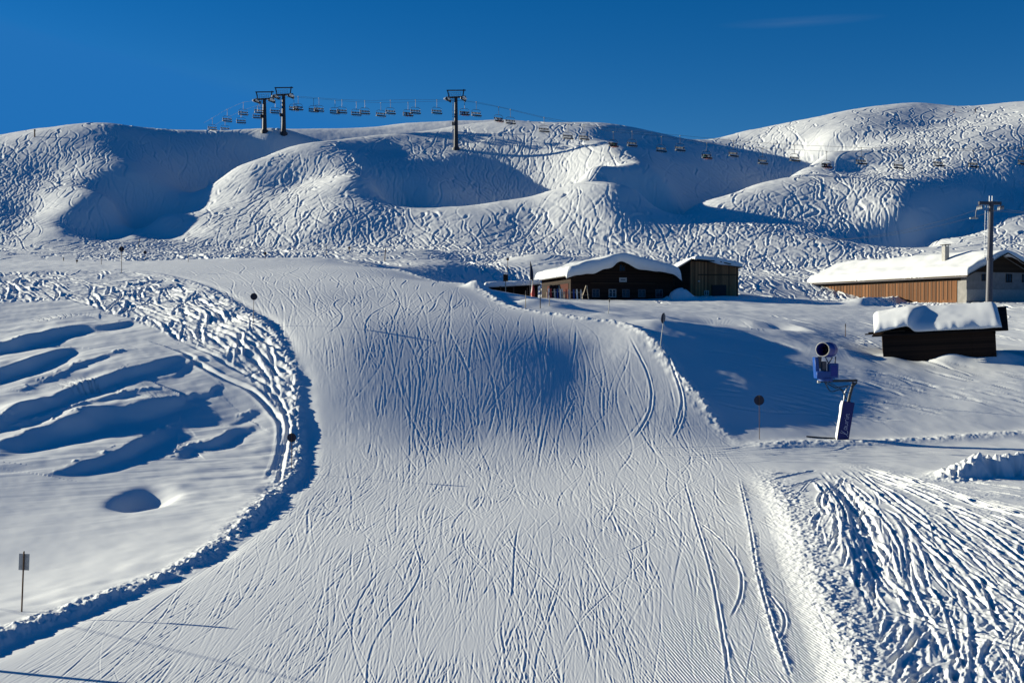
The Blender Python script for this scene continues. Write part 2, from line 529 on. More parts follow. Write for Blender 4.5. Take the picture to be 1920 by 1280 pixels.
BK = max(2, int(14 / QUICK))
near = (Y > 25) & (Y < 200)
PISTE = blur(inside("560 870; 552 775; 545 692; 500 612; 440 570; 330 521; 225 503; 300 490; 640 489; 760 508; 880 533; 960 573; 1080 592; 1205 618; 1250 670; 1310 742; 1385 835; 1440 880; 1490 980; 1530 1080; 1580 1180; 1620 1330; -400 1330; 40 1170; 200 1120; 340 1065; 440 1000; 510 932") & near, BK)
CHOP_L = blur(inside("-200 512; 225 504; 330 523; 440 573; 500 615; 545 692; 556 775; 553 850; 540 800; 500 735; 420 668; 330 632; 230 590; 120 560; -200 575") & near, BK // 2)
CHOP_R = blur(inside("1440 885; 1560 872; 1790 880; 1920 905; 2300 900; 2300 1340; 1650 1340; 1590 1190; 1540 1080; 1500 990") & (Y < 85) & (Y > 25), BK // 2)
FIELD_R = blur(inside("1440 885; 1560 872; 1790 880; 1920 905; 2300 900; 2300 1340; 1700 1340; 1650 1190; 1580 1060") & (Y < 85) & (Y > 25), BK)
HILL = blur((Y > 235) & (Z > -50), BK)

# ---------------------------------------------------------------- general roughness of the snow
RNGE = np.clip(Y / 300, 0.1, 1.2)
OFF = 1 - PISTE
D += OFF * (0.10 * fbm(X / 7, Y / 7, 3) + 0.05 * fbm(X / 1.9 + Y / 6, Y / 2.6, 3)) * np.clip(Y / 90, .5, 1.5)
D += HILL * 0.5 * fbm(X / 26, Y / 26, 3)
D += PISTE * 0.03 * fbm(X / 6, Y / 6, 2)
# wind-packed ribs on the left snowfield
wl = np.clip((Y - 55) / 20, 0, 1) * (UU < 560) * (Y < 140) * OFF
D += wl * 0.09 * fbm((X * 0.45 - Y) / 1.3, (X + 0.45 * Y) / 7.0, 3)
# chopped snow
def ridged(x, y, o=4):
    r = np.zeros(x.shape)
    a = 1.0
    for k in range(o):
        r += a * (0.5 - np.abs(vnoise(x * 2 ** k + 9 * k, y * 2 ** k + 4 * k)) * 2)
        a *= 0.55
    return r


m = CHOP_L > 0.01
D[m] += CHOP_L[m] * (0.2 * fbm(X[m] / 3.0, Y[m] / 3.0, 3) + 0.05 * fbm(X[m] / 0.45, Y[m] / 0.6, 3))
m = CHOP_R > 0.01
clump = sstep(-0.15, 0.3, fbm(X[m] / 2.6 + 40, Y[m] / 2.6, 3))
D[m] += CHOP_R[m] * (0.06 * fbm(X[m] / 2.2, Y[m] / 2.2, 3) + clump * (0.012 * ridged(X[m] / 0.8, Y[m] / 0.8, 4) + 0.035 * np.clip(fbm(X[m] / 0.13, Y[m] / 0.13, 3), -.1, 1)))
LIFTS = {LEFT_EDGE: [0.55, 0.5, 0.4, 0.32, 0.24, 0.2, 0.18, 0.32, 0.2, 0.16, 0.16, 0.14, 0.1, 0.04], RIGHT_EDGE: [.22, .3, .24, .22]}
# crumbs along the banks
for poly, w, amp in ((LEFT_EDGE, 0.55, 0.16), (RIGHT_EDGE, 0.7, 0.12), ("1372 830; 1420 836; 1500 834; 1650 830; 1780 823; 1920 814; 2050 808", .7, .06),
                     ("1420 872; 1470 930; 1505 1000; 1535 1080; 1585 1180; 1625 1280; 1680 1400", 1.1, .07), ("1770 905; 1800 896; 1850 890; 1920 888; 2010 884", 1.4, .3)):
    P_ = smooth_path(hits(poly, lift=LIFTS.get(poly)), 120)
    sc = np.clip(np.interp(np.hypot(P_[:, 0], P_[:, 1]).mean(), [40, 120], [0.16, 0.4]), .1, .5)
    stamp(P_, w * 2.5, lambda s, t: amp * np.exp(-(s / w) ** 2), mod=lambda x, y: 1.6 * np.clip(fbm(x / sc, y / sc, 3) + 0.05, -.2, 1))

# ---------------------------------------------------------------- ski tracks
GYs = np.gradient(blur(BASE, max(1, int(6 / QUICK))), axis=0) / np.gradient(ys)[:, None]
tx_ = np.gradient(BASE, axis=1) / np.maximum(np.gradient(X, axis=1), 1e-6)
GXs = blur(tx_, max(1, int(6 / QUICK)))
GYs = GYs - GXs * np.where(ys > 12, 1, 0)[:, None] * ts[None, :]      # rows fan out: correct dz/dy at constant x


def groove(w, d, berm, side=0.0):
    def prof(s, t):
        g = -d * np.exp(-(s / w) ** 4)
        b = berm * (np.exp(-((s - 1.7 * w) / (0.7 * w)) ** 2) * (1 + side) + np.exp(-((s + 1.7 * w) / (0.7 * w)) ** 2) * (1 - side))
        return g + b
    return prof


YL, TL = list(ys), list(ts)


def slope_at(x, y):
    i = min(bisect.bisect(YL, y), NR - 1)
    j = min(bisect.bisect(TL, x / max(y, 12)), NC - 1)
    return float(GXs[i, j]), float(GYs[i, j])


def run(x, y, length, lam, amp, drift_ang=0.0, step=0.5, smooth=0.0, heading=None):
    """follow the fall line with linked turns"""
    P = [(x, y)]
    ph = rng.random() * 6.28
    L1 = lam * rng.uniform(.8, 1.25)
    for k in range(int(length / step)):
        if heading is None:
            gx, gy = slope_at(x, y)
            h = math.atan2(-gy, -gx) + drift_ang
        else:
            h = heading(x, y)
        h += amp * math.sin(ph + 6.2832 * k * step / L1)
        x += math.cos(h) * step
        y += math.sin(h) * step
        if y < 12 or y > 460:
            break
        P.append((x, y))
    return np.array(P)


TRACK = np.zeros((NR, NC))      # grooves are kept apart from the relief: a new track wipes out older tracks only
LAYER[0] = TRACK
NT = float(os.environ.get("TRACKS", "1"))
# open hillsides, far away
smooth_zone = [(640, 460, 1050, 500)]
nh = 0
while nh < 7500 * NT:
    u, v = rng.uniform(-80, 2000), rng.uniform(195, 478)
    if rng.random() < .35:
        u, v = (rng.uniform(380, 760), rng.uniform(275, 440)) if rng.random() < .6 else (rng.uniform(1050, 1950), rng.uniform(270, 470))
    p = hit(u, v, y0=200)
    if p[1] < 236 or p[1] > 430:
        nh += 0.3
        continue
    z0 = float(sample(BASE, *p))
    if abs(z0 / p[1] - ray(u, v)[1]) > 0.004:
        nh += 0.2
        continue
    kind = rng.random()
    if kind < 0.55:
        P = run(p[0], p[1], rng.uniform(30, 120), rng.uniform(10, 18), rng.uniform(.25, .7), 1.3 * float(fbm(np.array(p[0] / 30), np.array(p[1] / 30), 2)) + rng.normal(0, .15))
        st = groove(rng.uniform(.14, .27), rng.uniform(.12, .24), rng.uniform(.04, .1), rng.uniform(-.6, .6))
    elif kind < 0.9:
        P = run(p[0], p[1], rng.uniform(15, 70), rng.uniform(30, 60), rng.uniform(.1, .5), rng.normal(0, .8))
        st = groove(rng.uniform(.13, .27), rng.uniform(.1, .22), rng.uniform(.04, .09), rng.uniform(-.6, .6))
    else:
        P = run(p[0], p[1], rng.uniform(5, 12), rng.uniform(8, 12), rng.uniform(.6, 1.2), rng.normal(0, .6))
        st = groove(rng.uniform(.28, .5), rng.uniform(.18, .28), rng.uniform(.08, .14), rng.uniform(-.8, .8))
    if len(P) > 8:
        stamp(P, 1.6, st, keep=0.9)
    nh += 1
# piste: carved lines, all running down towards the road
def piste_heading(x, y):
    u = 960 + F * x / y
    steep = float(np.interp(y, [70, 90], [0, 1]))
    return -1.57 + steep * float(np.interp(u, [350, 560, 900], [.5, .24, 0.0])) - (1 - steep) * float(np.interp(u, [0, 600], [.12, 0]))


npl = 0
while npl < 8000 * NT:
    if rng.random() < 0.6:
        u, v = rng.uniform(-100, 1560), rng.uniform(820, 1270)
    else:
        u, v = rng.uniform(330, 1380), (rng.uniform(600, 850) if rng.random() < .6 else rng.uniform(490, 600))
    p = hit(u, v)
    npl += 1
    if sample(PISTE, *p) < 0.75 or p[1] > 190:
        continue
    px = p[1] / 1173
    steep = p[1] > 78
    r = rng.random()
    if r < .72 or not steep:
        off, amp, lam = rng.normal(0, .07 if r < .93 else .3), rng.uniform(.02, .2), rng.uniform(14, 40)
    elif r < .92:
        off, amp, lam = rng.normal(0, .35), rng.uniform(.3, .8), rng.uniform(22, 44)
    else:
        off, amp, lam = rng.normal(0, .9), rng.uniform(.0, .3), 30
    P = run(p[0], p[1], rng.uniform(6, 34) * (1.0 if not steep else 1.2), lam, amp, heading=lambda x, y: piste_heading(x, y) + off, step=.3)
    w = px * rng.choice([.42, .5, .62, .8])
    d = w * (rng.uniform(.08, .22) if 78 < p[1] < 118 else rng.uniform(.12, .3))
    if len(P) > 5:
        stamp(P, w * 3.2, groove(w, d, d * rng.uniform(.3, .8), rng.uniform(-.7, .7)), keep=0.85,
              mod=(lambda x, y: sstep(.3, .8, sample(PISTE, x, y)) * np.clip(.95 + 1.1 * fbm(x * .9, y * 0.25, 2), 0, 2)))
# scraped patches: short-wave chatter along the piste direction
m = PISTE > 0.02
xs, yy = X[m], Y[m]
pat = sstep(-.05, .45, fbm(xs / 5 + 3, yy / 7, 3)) + 0.25
D[m] += PISTE[m] * pat * 0.004 * np.clip(yy / 45, .8, 3) * fbm((xs + 0.08 * yy) / 0.22 / np.clip(yy / 60, .8, 2), yy / 1.1, 3)
# machine-made corduroy at the right edge of the piste
CORD = blur(inside("1330 900; 1440 900; 1490 980; 1535 1080; 1600 1250; 1640 1340; 1180 1340; 1260 1150; 1300 1020") & (Y < 80), BK * 2)
m = CORD > 0.02
D[m] += CORD[m] * 0.010 * np.sin(6.2832 * (X[m] + 0.13 * Y[m]) / 0.105) * np.clip(1.1 + 2 * fbm(X[m] / 2, Y[m] / 3, 2), 0, 1.2)
# long lines that stand out
for q in ("1280 885; 1300 960; 1330 1060; 1350 1160; 1372 1290", "1385 890; 1405 980; 1420 1070; 1450 1180; 1490 1290", "1300 970; 1350 1010; 1385 1060; 1390 1110; 1370 1160", "1440 1110; 1468 1150; 1470 1180; 1455 1205"):
    stamp(smooth_path(hits(q), 80), 0.3, groove(.05, .025, .022), mod=lambda x, y: np.clip(1 + 1.5 * fbm(x * 3, y * 3, 2), .2, 2))
stamp(smooth_path(hits("1385 890; 1405 980; 1420 1070; 1450 1180; 1490 1290"), 80), .6, lambda s, t: .03 * np.exp(-(s / .2) ** 2), mod=lambda x, y: 1 + 2.5 * fbm(x * 6, y * 6, 2))
for q in ("1240 640; 1272 720; 1280 770; 1262 820", "1180 630; 1215 700; 1220 760; 1190 820", "1260 690; 1278 745; 1268 800"):
    stamp(smooth_path(hits(q), 60), .5, groove(.08, .03, .025))
# road ruts
for k in range(60):
    v0 = rng.uniform(838, 868)
    u0 = rng.uniform(1180, 1900)
    P = hits(f"{u0} {v0}; {u0 + rng.uniform(60, 140)} {v0 + rng.uniform(-3, 4)}; {u0 + rng.uniform(160, 300)} {v0 + rng.uniform(-8, 2)}")
    stamp(smooth_path(P, 40), .5, groove(rng.uniform(.06, .12), .025, .02))
# cut-up snow above the left bank
ncl = 0
while ncl < 1700 * NT:
    u, v = rng.uniform(-60, 560), rng.uniform(505, 840)
    ncl += 1
    p = hit(u, v)
    if sample(CHOP_L, *p) < 0.35:
        continue
    q2 = hit(u + 40, v + rng.uniform(24, 40))
    base = math.atan2(q2[1] - p[1], q2[0] - p[0])
    P = run(p[0], p[1], rng.uniform(4, 15), rng.uniform(12, 30), rng.uniform(.05, .3), heading=lambda x, y: base + rng.normal(0, .02), step=.3)
    hd = rng.normal(0, .12) if rng.random() < .8 else rng.normal(0, .8)
    P = P[0] + (P - P[0]) @ np.array([[math.cos(hd), math.sin(hd)], [-math.sin(hd), math.cos(hd)]])
    w = rng.uniform(.07, .22)
    if len(P) > 4:
        stamp(P, w * 3.6, groove(w, w * rng.uniform(.55, 1.0), w * .4, rng.uniform(-.8, .8)), keep=.7, mod=lambda x, y: sstep(.2, .7, sample(CHOP_L, x, y)) * np.clip(1 + .9 * fbm(x * 1.0, y * 1.0, 2), .1, 2))
# ski tracks in the deep field on the right, fanning out from the road
FANS = ["1540 885; 1585 940; 1605 1000; 1622 1060; 1640 1120", "1560 890; 1610 930; 1650 1000; 1700 1090; 1760 1140; 1830 1140", "1580 880; 1660 930; 1740 1000; 1790 1070; 1870 1110; 1960 1140",
        "1600 880; 1700 920; 1800 965; 1920 1000", "1620 878; 1740 915; 1850 955; 1980 985", "1600 885; 1690 960; 1760 1010; 1850 1060; 1960 1080", "1560 900; 1620 990; 1640 1060; 1690 1130; 1790 1150",
        "1900 1010; 1885 1080; 1840 1150; 1800 1230; 1790 1300", "1930 1050; 1900 1120; 1860 1180; 1870 1260", "1740 1150; 1690 1180; 1650 1230; 1630 1300", "1760 1150; 1720 1200; 1700 1260; 1690 1320",
        "1760 1160; 1800 1190; 1860 1240; 1930 1290", "1600 1010; 1640 1040; 1660 1090", "1530 905; 1560 950; 1570 990", "1680 890; 1790 930; 1920 965", "1940 1120; 1880 1150; 1820 1200; 1750 1300"]
for q in FANS:
    P = smooth_path(hits(q), 80)
    w = rng.uniform(.09, .17)
    stamp(P, w * 5, groove(w, rng.uniform(.1, .2), rng.uniform(.05, .09), rng.uniform(-.5, .5)), keep=.45, mod=lambda x, y: np.clip(1 + 1.0 * fbm(x * 2, y * 2, 2), .3, 1.8))
    stamp(P + np.array([rng.uniform(.3, .5), rng.uniform(-.2, .2)]), w * 5, groove(w * .8, rng.uniform(.06, .14), rng.uniform(.04, .07)), keep=.6)
ncr = 0
while ncr < 420 * NT:
    u, v = rng.uniform(1450, 1980), rng.uniform(880, 1270)
    ncr += 1
    p = hit(u, v)
    if sample(FIELD_R, *p) < 0.5:
        continue
    fan = math.atan2(p[1] - 78, p[0] - 22.0) if v < 1120 else rng.choice([-2.1, -1.9, -1.0], p=[.45, .4, .15]) + rng.normal(0, .1)
    P = run(p[0], p[1], rng.uniform(3, 15), rng.uniform(12, 30), rng.uniform(.03, .22), heading=lambda x, y: fan, step=.2)
    w = rng.uniform(.035, .12)
    if len(P) > 4:
        stamp(P, w * 4, groove(w, w * rng.uniform(.4, .9), w * .35, rng.uniform(-.8, .8)), keep=.7, mod=lambda x, y: sstep(.3, .8, sample(FIELD_R, x, y)) * np.clip(1 + 1.4 * fbm(x * 3, y * 3, 2), .1, 2))
# the crest trench in the right field and the ski lines beside the left bank
stamp(smooth_path(hits("1560 905; 1592 955; 1612 1010; 1628 1075; 1640 1120"), 80), 3, lambda s, t: -0.15 * np.exp(-((s - .3) / .45) ** 2) + .06 * np.exp(-((s + .7) / .6) ** 2), mod=lambda x, y: np.clip(1 + 1.2 * fbm(x * 1.5, y * 1.5, 3), .3, 1.6))
for q, w, d in (("330 655; 400 700; 470 733; 515 780; 528 815; 520 870; 503 905", .2, .16), ("340 640; 420 680; 500 725; 538 790; 530 850; 516 905", .16, .12), ("545 790; 535 850; 520 915",   .14, .09)):
    stamp(smooth_path(hits(q), 80), w * 4, groove(w, d, d * .4, .3), keep=.6)
# tracks across the level ground and in the bowl
for k in range(int(240 * NT)):
    if rng.random() < .55:
        u, v = rng.uniform(1250, 1950), rng.uniform(590, 760)
        q = f"{u} {v}; {u + 90} {v + 14 + rng.uniform(-4, 8)}; {u + rng.uniform(150, 260)} {v + rng.uniform(24, 55)}"
        w = rng.uniform(.06, .16)
    else:
        u, v = rng.uniform(200, 1900), rng.uniform(455, 500)
        q = f"{u} {v}; {u + rng.uniform(20, 60)} {v + rng.uniform(-2, 5)}; {u + rng.uniform(60, 160)} {v + rng.uniform(-2, 12)}"
        w = rng.uniform(.2, .4)
    P = hits(q)
    if np.any(sample(PISTE, P[:, 0], P[:, 1]) > .2) or np.ptp(P[:, 1]) > 60:
        continue
    stamp(smooth_path(P, 40), w * 4, groove(w, w * .7, w * .35), keep=.8, mod=lambda x, y: np.clip(.9 + 2 * fbm(x * .8, y * .8, 2), 0, 2))
# chewed-up edge right of the crest
for k in range(int(120 * NT)):
    u = rng.uniform(620, 900)
    v = np.interp(u, [620, 760, 900], [484, 500, 530]) + rng.uniform(-12, 4)
    p = hit(u, v)
    hd = rng.uniform(-1.2, .2)
    P = run(p[0], p[1], rng.uniform(3, 9), 15, .3, heading=lambda x, y: hd, step=.4)
    if len(P) > 4:
        stamp(P, 1.2, groove(.28, .22, .1), keep=.7)
Z = BASE + D + TRACK
# ------------------------------------------------------------------ snow material and terrain mesh
def nodes(name):
    m = bpy.data.materials.new(name)
    m.use_nodes = True
    return m, m.node_tree.nodes, m.node_tree.links, m.node_tree.nodes['Principled BSDF']


m_snow, N, L, P = nodes("snow")
P.inputs['Base Color'].default_value = (0.76, 0.77, 0.77, 1)
P.inputs['Roughness'].default_value = 0.6
P.inputs['Specular IOR Level'].default_value = 0.25


def sheet(name, X, Y, Z, mat):
    nr, nc = X.shape
    me = bpy.data.meshes.new(name)
    co = np.stack([X, Y, Z + CZ], -1).astype(np.float32).reshape(-1)
    i = np.arange(nr * nc, dtype=np.int32).reshape(nr, nc)
    q = np.stack([i[:-1, :-1], i[:-1, 1:], i[1:, 1:], i[1:, :-1]], -1).reshape(-1)
    nf = len(q) // 4
    me.vertices.add(nr * nc)
    me.vertices.foreach_set('co', co)
    me.loops.add(len(q))
    me.loops.foreach_set('vertex_index', q)
    me.polygons.add(nf)
    me.polygons.foreach_set('loop_start', np.arange(0, nf * 4, 4, dtype=np.int32))
    me.polygons.foreach_set('loop_total', np.full(nf, 4, np.int32))
    me.polygons.foreach_set('use_smooth', np.ones(nf, bool))
    me.update(calc_edges=True)
    me.materials.append(mat)
    o = bpy.data.objects.new(name, me)
    COL.objects.link(o)
    return o


terrain = sheet("snow_terrain", X, Y, Z, m_snow)
terrain['kind'] = 'structure'

# ------------------------------------------------------------------ builders for objects
def G(u, v, y0=20):
    """world point on the finished snow surface at a photograph position"""
    x, y = hit(u, v, Z, y0)
    return Vector((x, y, float(sample(Z, x, y)) + CZ))


def gz(x, y):
    return float(sample(Z, x, y)) + CZ


def P3(u, v, y):
    tu, tv = ray(u, v)
    return Vector((float(tu) * y, y, float(tv) * y + CZ))


class MB:
    def __init__(self):
        self.v, self.f = [], []

    def add(self, vs, fs):
        o = len(self.v)
        self.v += [tuple(p) for p in vs]
        self.f += [tuple(i + o for i in q) for q in fs]
        return self

    def box(self, c, s, rot=None, taper=1.0):
        x, y, z = s[0] / 2, s[1] / 2, s[2] / 2
        vs = [Vector((sx * x * (taper if sz > 0 else 1), sy * y * (taper if sz > 0 else 1), sz * z)) for sz in (-1, 1) for sy in (-1, 1) for sx in (-1, 1)]
        if rot is not None:
            vs = [rot @ p for p in vs]
        c = Vector(c)
        return self.add([p + c for p in vs], [(0, 2, 3, 1), (4, 5, 7, 6), (0, 1, 5, 4), (2, 6, 7, 3), (0, 4, 6, 2), (1, 3, 7, 5)])

    def bar(self, a, b, w, h):
        a, b = Vector(a), Vector(b)
        d = b - a
        q = d.to_track_quat('X', 'Z').to_matrix()
        return self.box((a + b) / 2, (d.length, w, h), q)

    def tube(self, pts, r, seg=10, cap=True):
        pts = [Vector(p) for p in pts]
        n = len(pts)
        rs = r if isinstance(r, (list, tuple)) else [r] * n
        ref = Vector((0.123, 0.77, 0.31)).normalized()
        vs, fs = [], []
        for i, p in enumerate(pts):
            d = (pts[min(i + 1, n - 1)] - pts[max(i - 1, 0)]).normalized()
            a = d.cross(ref).normalized()
            b = d.cross(a)
            for k in range(seg):
                t = 2 * math.pi * k / seg
                vs.append(p + (a * math.cos(t) + b * math.sin(t)) * rs[i])
        for i in range(n - 1):
            for k in range(seg):
                k2 = (k + 1) % seg
                fs.append((i * seg + k, i * seg + k2, (i + 1) * seg + k2, (i + 1) * seg + k))
        if cap:
            fs.append(tuple(range(seg - 1, -1, -1)))
            fs.append(tuple((n - 1) * seg + k for k in range(seg)))
        return self.add(vs, fs)

    def prism(self, poly, y0, y1):
        """polygon in x-z, extruded along y"""
        n = len(poly)
        vs = [(x, y0, z) for x, z in poly] + [(x, y1, z) for x, z in poly]
        fs = [tuple(range(n)), tuple(range(2 * n - 1, n - 1, -1))]
        for i in range(n):
            j = (i + 1) % n
            fs.append((i, i + n, j + n, j))
        return self.add(vs, fs)

    def build(self, name, mat, parent=None, smooth=False, bevel=0.0, loc=None):
        me = bpy.data.meshes.new(name)
        me.from_pydata(self.v, [], self.f)
        bm = bmesh.new()
        bm.from_mesh(me)
        bmesh.ops.recalc_face_normals(bm, faces=bm.faces)
        if bevel > 0:
            bmesh.ops.bevel(bm, geom=list(bm.edges), offset=bevel, segments=1, affect='EDGES', clamp_overlap=True)
        if smooth:
            for f in bm.faces:
                f.smooth = True
            for e in bm.edges:
                if len(e.link_faces) == 2 and e.calc_face_angle(0) > 0.7:
                    e.smooth = False
        bm.to_mesh(me)
        bm.free()
        me.materials.append(mat)
        o = bpy.data.objects.new(name, me)
        COL.objects.link(o)
        if parent is not None:
            o.parent = parent
        if loc is not None:
            o.location = loc
        return o


def thing(name, label, cat, loc, rz=0.0, group=None, rot=None):
    o = bpy.data.objects.new(name, None)
    o.empty_display_size = 0.3
    COL.objects.link(o)
    o.location = loc
    o.rotation_euler = rot if rot else (0, 0, rz)
    tag(o, label, cat, group)
    return o


def tag(o, label, cat, group=None):
    o['label'] = label
    o['category'] = cat
    if group:
        o['group'] = group
    return o


def dup(root, loc, label, rz=None, group=None, rot=None):
    r = root.copy()
    COL.objects.link(r)
    r.location = loc
    if rz is not None:
        r.rotation_euler = (0, 0, rz)
    if rot is not None:
        r.rotation_euler = rot
    r['label'] = label
    if group:
        r['group'] = group
    for ch in list(root.children):
        c = ch.copy()
        COL.objects.link(c)
        c.parent = r
        for g in ch.children:
            d = g.copy()
            COL.objects.link(d)
            d.parent = c
    return r


def paint(name, col, rough=0.5, metal=0.0, var=0.15, scale=6.0, spec=0.4):
    m, N, L, P = nodes(name)
    P.inputs['Roughness'].default_value = rough
    P.inputs['Metallic'].default_value = metal
    P.inputs['Specular IOR Level'].default_value = spec
    tc = N.new('ShaderNodeTexCoord')
    nz = N.new('ShaderNodeTexNoise')
    nz.inputs['Scale'].default_value = scale
    nz.inputs['Detail'].default_value = 5
    rp = N.new('ShaderNodeValToRGB')
    rp.color_ramp.elements[0].position, rp.color_ramp.elements[1].position = 0.3, 0.7
    rp.color_ramp.elements[0].color = [c * (1 - var) for c in col] + [1]
    rp.color_ramp.elements[1].color = [min(1, c * (1 + var)) for c in col] + [1]
    L.new(tc.outputs['Object'], nz.inputs['Vector'])
    L.new(nz.outputs['Fac'], rp.inputs['Fac'])
    L.new(rp.outputs['Color'], P.inputs['Base Color'])
    return m


def planks(name, c1, c2, width=0.18, axis='X', rough=0.8):
    """weathered boards: bands of tone per board, dark joints, grain"""
    m, N, L, P = nodes(name)
    P.inputs['Roughness'].default_value = rough
    P.inputs['Specular IOR Level'].default_value = 0.2
    tc = N.new('ShaderNodeTexCoord')
    sp = N.new('ShaderNodeSeparateXYZ')
    L.new(tc.outputs['Object'], sp.inputs['Vector'])
    src = {'X': 0, 'Y': 1, 'Z': 2}[axis]
    dv = N.new('ShaderNodeMath'); dv.operation = 'DIVIDE'; dv.inputs[1].default_value = width
    L.new(sp.outputs[src], dv.inputs[0])
    fl = N.new('ShaderNodeMath'); fl.operation = 'FLOOR'
    L.new(dv.outputs[0], fl.inputs[0])
    wn_ = N.new('ShaderNodeTexWhiteNoise'); wn_.noise_dimensions = '1D'
    L.new(fl.outputs[0], wn_.inputs['W'])
    mp = N.new('ShaderNodeMapping')
    mp.inputs['Scale'].default_value = [(14 if k == src else 1.2) for k in range(3)]
    L.new(tc.outputs['Object'], mp.inputs['Vector'])
    nz = N.new('ShaderNodeTexNoise'); nz.inputs['Scale'].default_value = 1.6; nz.inputs['Detail'].default_value = 6
    L.new(mp.outputs[0], nz.inputs['Vector'])
    av = N.new('ShaderNodeMath'); av.operation = 'MULTIPLY_ADD'; av.inputs[1].default_value = 0.6; av.inputs[2].default_value = 0.0
    L.new(wn_.outputs['Value'], av.inputs[0])
    ad = N.new('ShaderNodeMath'); ad.operation = 'MULTIPLY_ADD'; ad.inputs[1].default_value = 0.55
    L.new(nz.outputs['Fac'], ad.inputs[0]); L.new(av.outputs[0], ad.inputs[2])
    rp = N.new('ShaderNodeValToRGB')
    rp.color_ramp.elements[0].position, rp.color_ramp.elements[1].position = 0.15, 0.85
    rp.color_ramp.elements[0].color = (*c1, 1); rp.color_ramp.elements[1].color = (*c2, 1)
    L.new(ad.outputs[0], rp.inputs['Fac'])
    fr = N.new('ShaderNodeMath'); fr.operation = 'FRACT'; L.new(dv.outputs[0], fr.inputs[0])
    gp = N.new('ShaderNodeMath'); gp.operation = 'LESS_THAN'; gp.inputs[1].default_value = 0.1; L.new(fr.outputs[0], gp.inputs[0])
    mx = N.new('ShaderNodeMix'); mx.data_type = 'RGBA'; mx.inputs['B'].default_value = (0.004, 0.003, 0.003, 1)
    L.new(gp.outputs[0], mx.inputs['Factor']); L.new(rp.outputs['Color'], mx.inputs['A'])
    L.new(mx.outputs['Result'], P.inputs['Base Color'])
    return m


M_DARK = planks("dark_wood", (0.008, 0.0045, 0.003), (0.03, 0.016, 0.010), 0.2, 'Z')
M_RED = planks("red_wood", (0.03, 0.005, 0.002), (0.07, 0.011, 0.004), 0.2, 'Z')
M_GREY = planks("weathered_wood", (0.09, 0.04, 0.018), (0.44, 0.21, 0.095), 0.24, 'X')
M_BROWN = planks("brown_slats", (0.045, 0.017, 0.007), (0.20, 0.085, 0.033), 0.3, 'Y')
M_BEAM = planks("beam_wood", (0.02, 0.013, 0.008), (0.06, 0.038, 0.022), 0.15, 'Z')
M_POST = paint("post_wood", (0.10, 0.055, 0.03), 0.8)
M_DIM = paint("dim_frame", (0.10, 0.10, 0.11), 0.7)
M_STEEL = paint("galvanised_steel", (0.30, 0.31, 0.33), 0.45, 0.6)
M_TOWER = paint("gun_steel", (0.035, 0.037, 0.042), 0.5, 0.3)
M_PYL = paint("dark_steel", (0.07, 0.07, 0.085), 0.5, 0.3)
M_NAVY = paint("navy_disc", (0.006, 0.008, 0.03), 0.45)
M_BLACK = paint("black_rubber", (0.008, 0.008, 0.01), 0.6)
M_WHITE = paint("white_cover", (0.75, 0.74, 0.70), 0.5, var=0.05)
M_BLUE = paint("blue_paint", (0.008, 0.022, 0.22), 0.35, var=0.1)
M_BLUE2 = paint("cabinet_blue", (0.010, 0.06, 0.26), 0.4, var=0.1)
M_PAD = paint("blue_pad", (0.002, 0.010, 0.12), 0.6, var=0.15)
M_PLAST = paint("grey_plaster", (0.22, 0.21, 0.20), 0.9, var=0.15, scale=1.5)
M_CONC = paint("concrete", (0.33, 0.32, 0.30), 0.9)
M_GLASS = paint("window_glass", (0.012, 0.014, 0.02), 0.08, var=0.3, scale=1)
M_FRAME = paint("pale_frame", (0.42, 0.41, 0.38), 0.6)
M_SIGN = paint("sign_back", (0.33, 0.34, 0.35), 0.4, 0.4)
M_REDPOLE = paint("red_paint", (0.38, 0.03, 0.02), 0.5)
M_RACK = paint("pale_wood", (0.40, 0.33, 0.24), 0.7)
M_LETTER = paint("white_lettering", (0.55, 0.55, 0.66), 0.6, var=0.1)


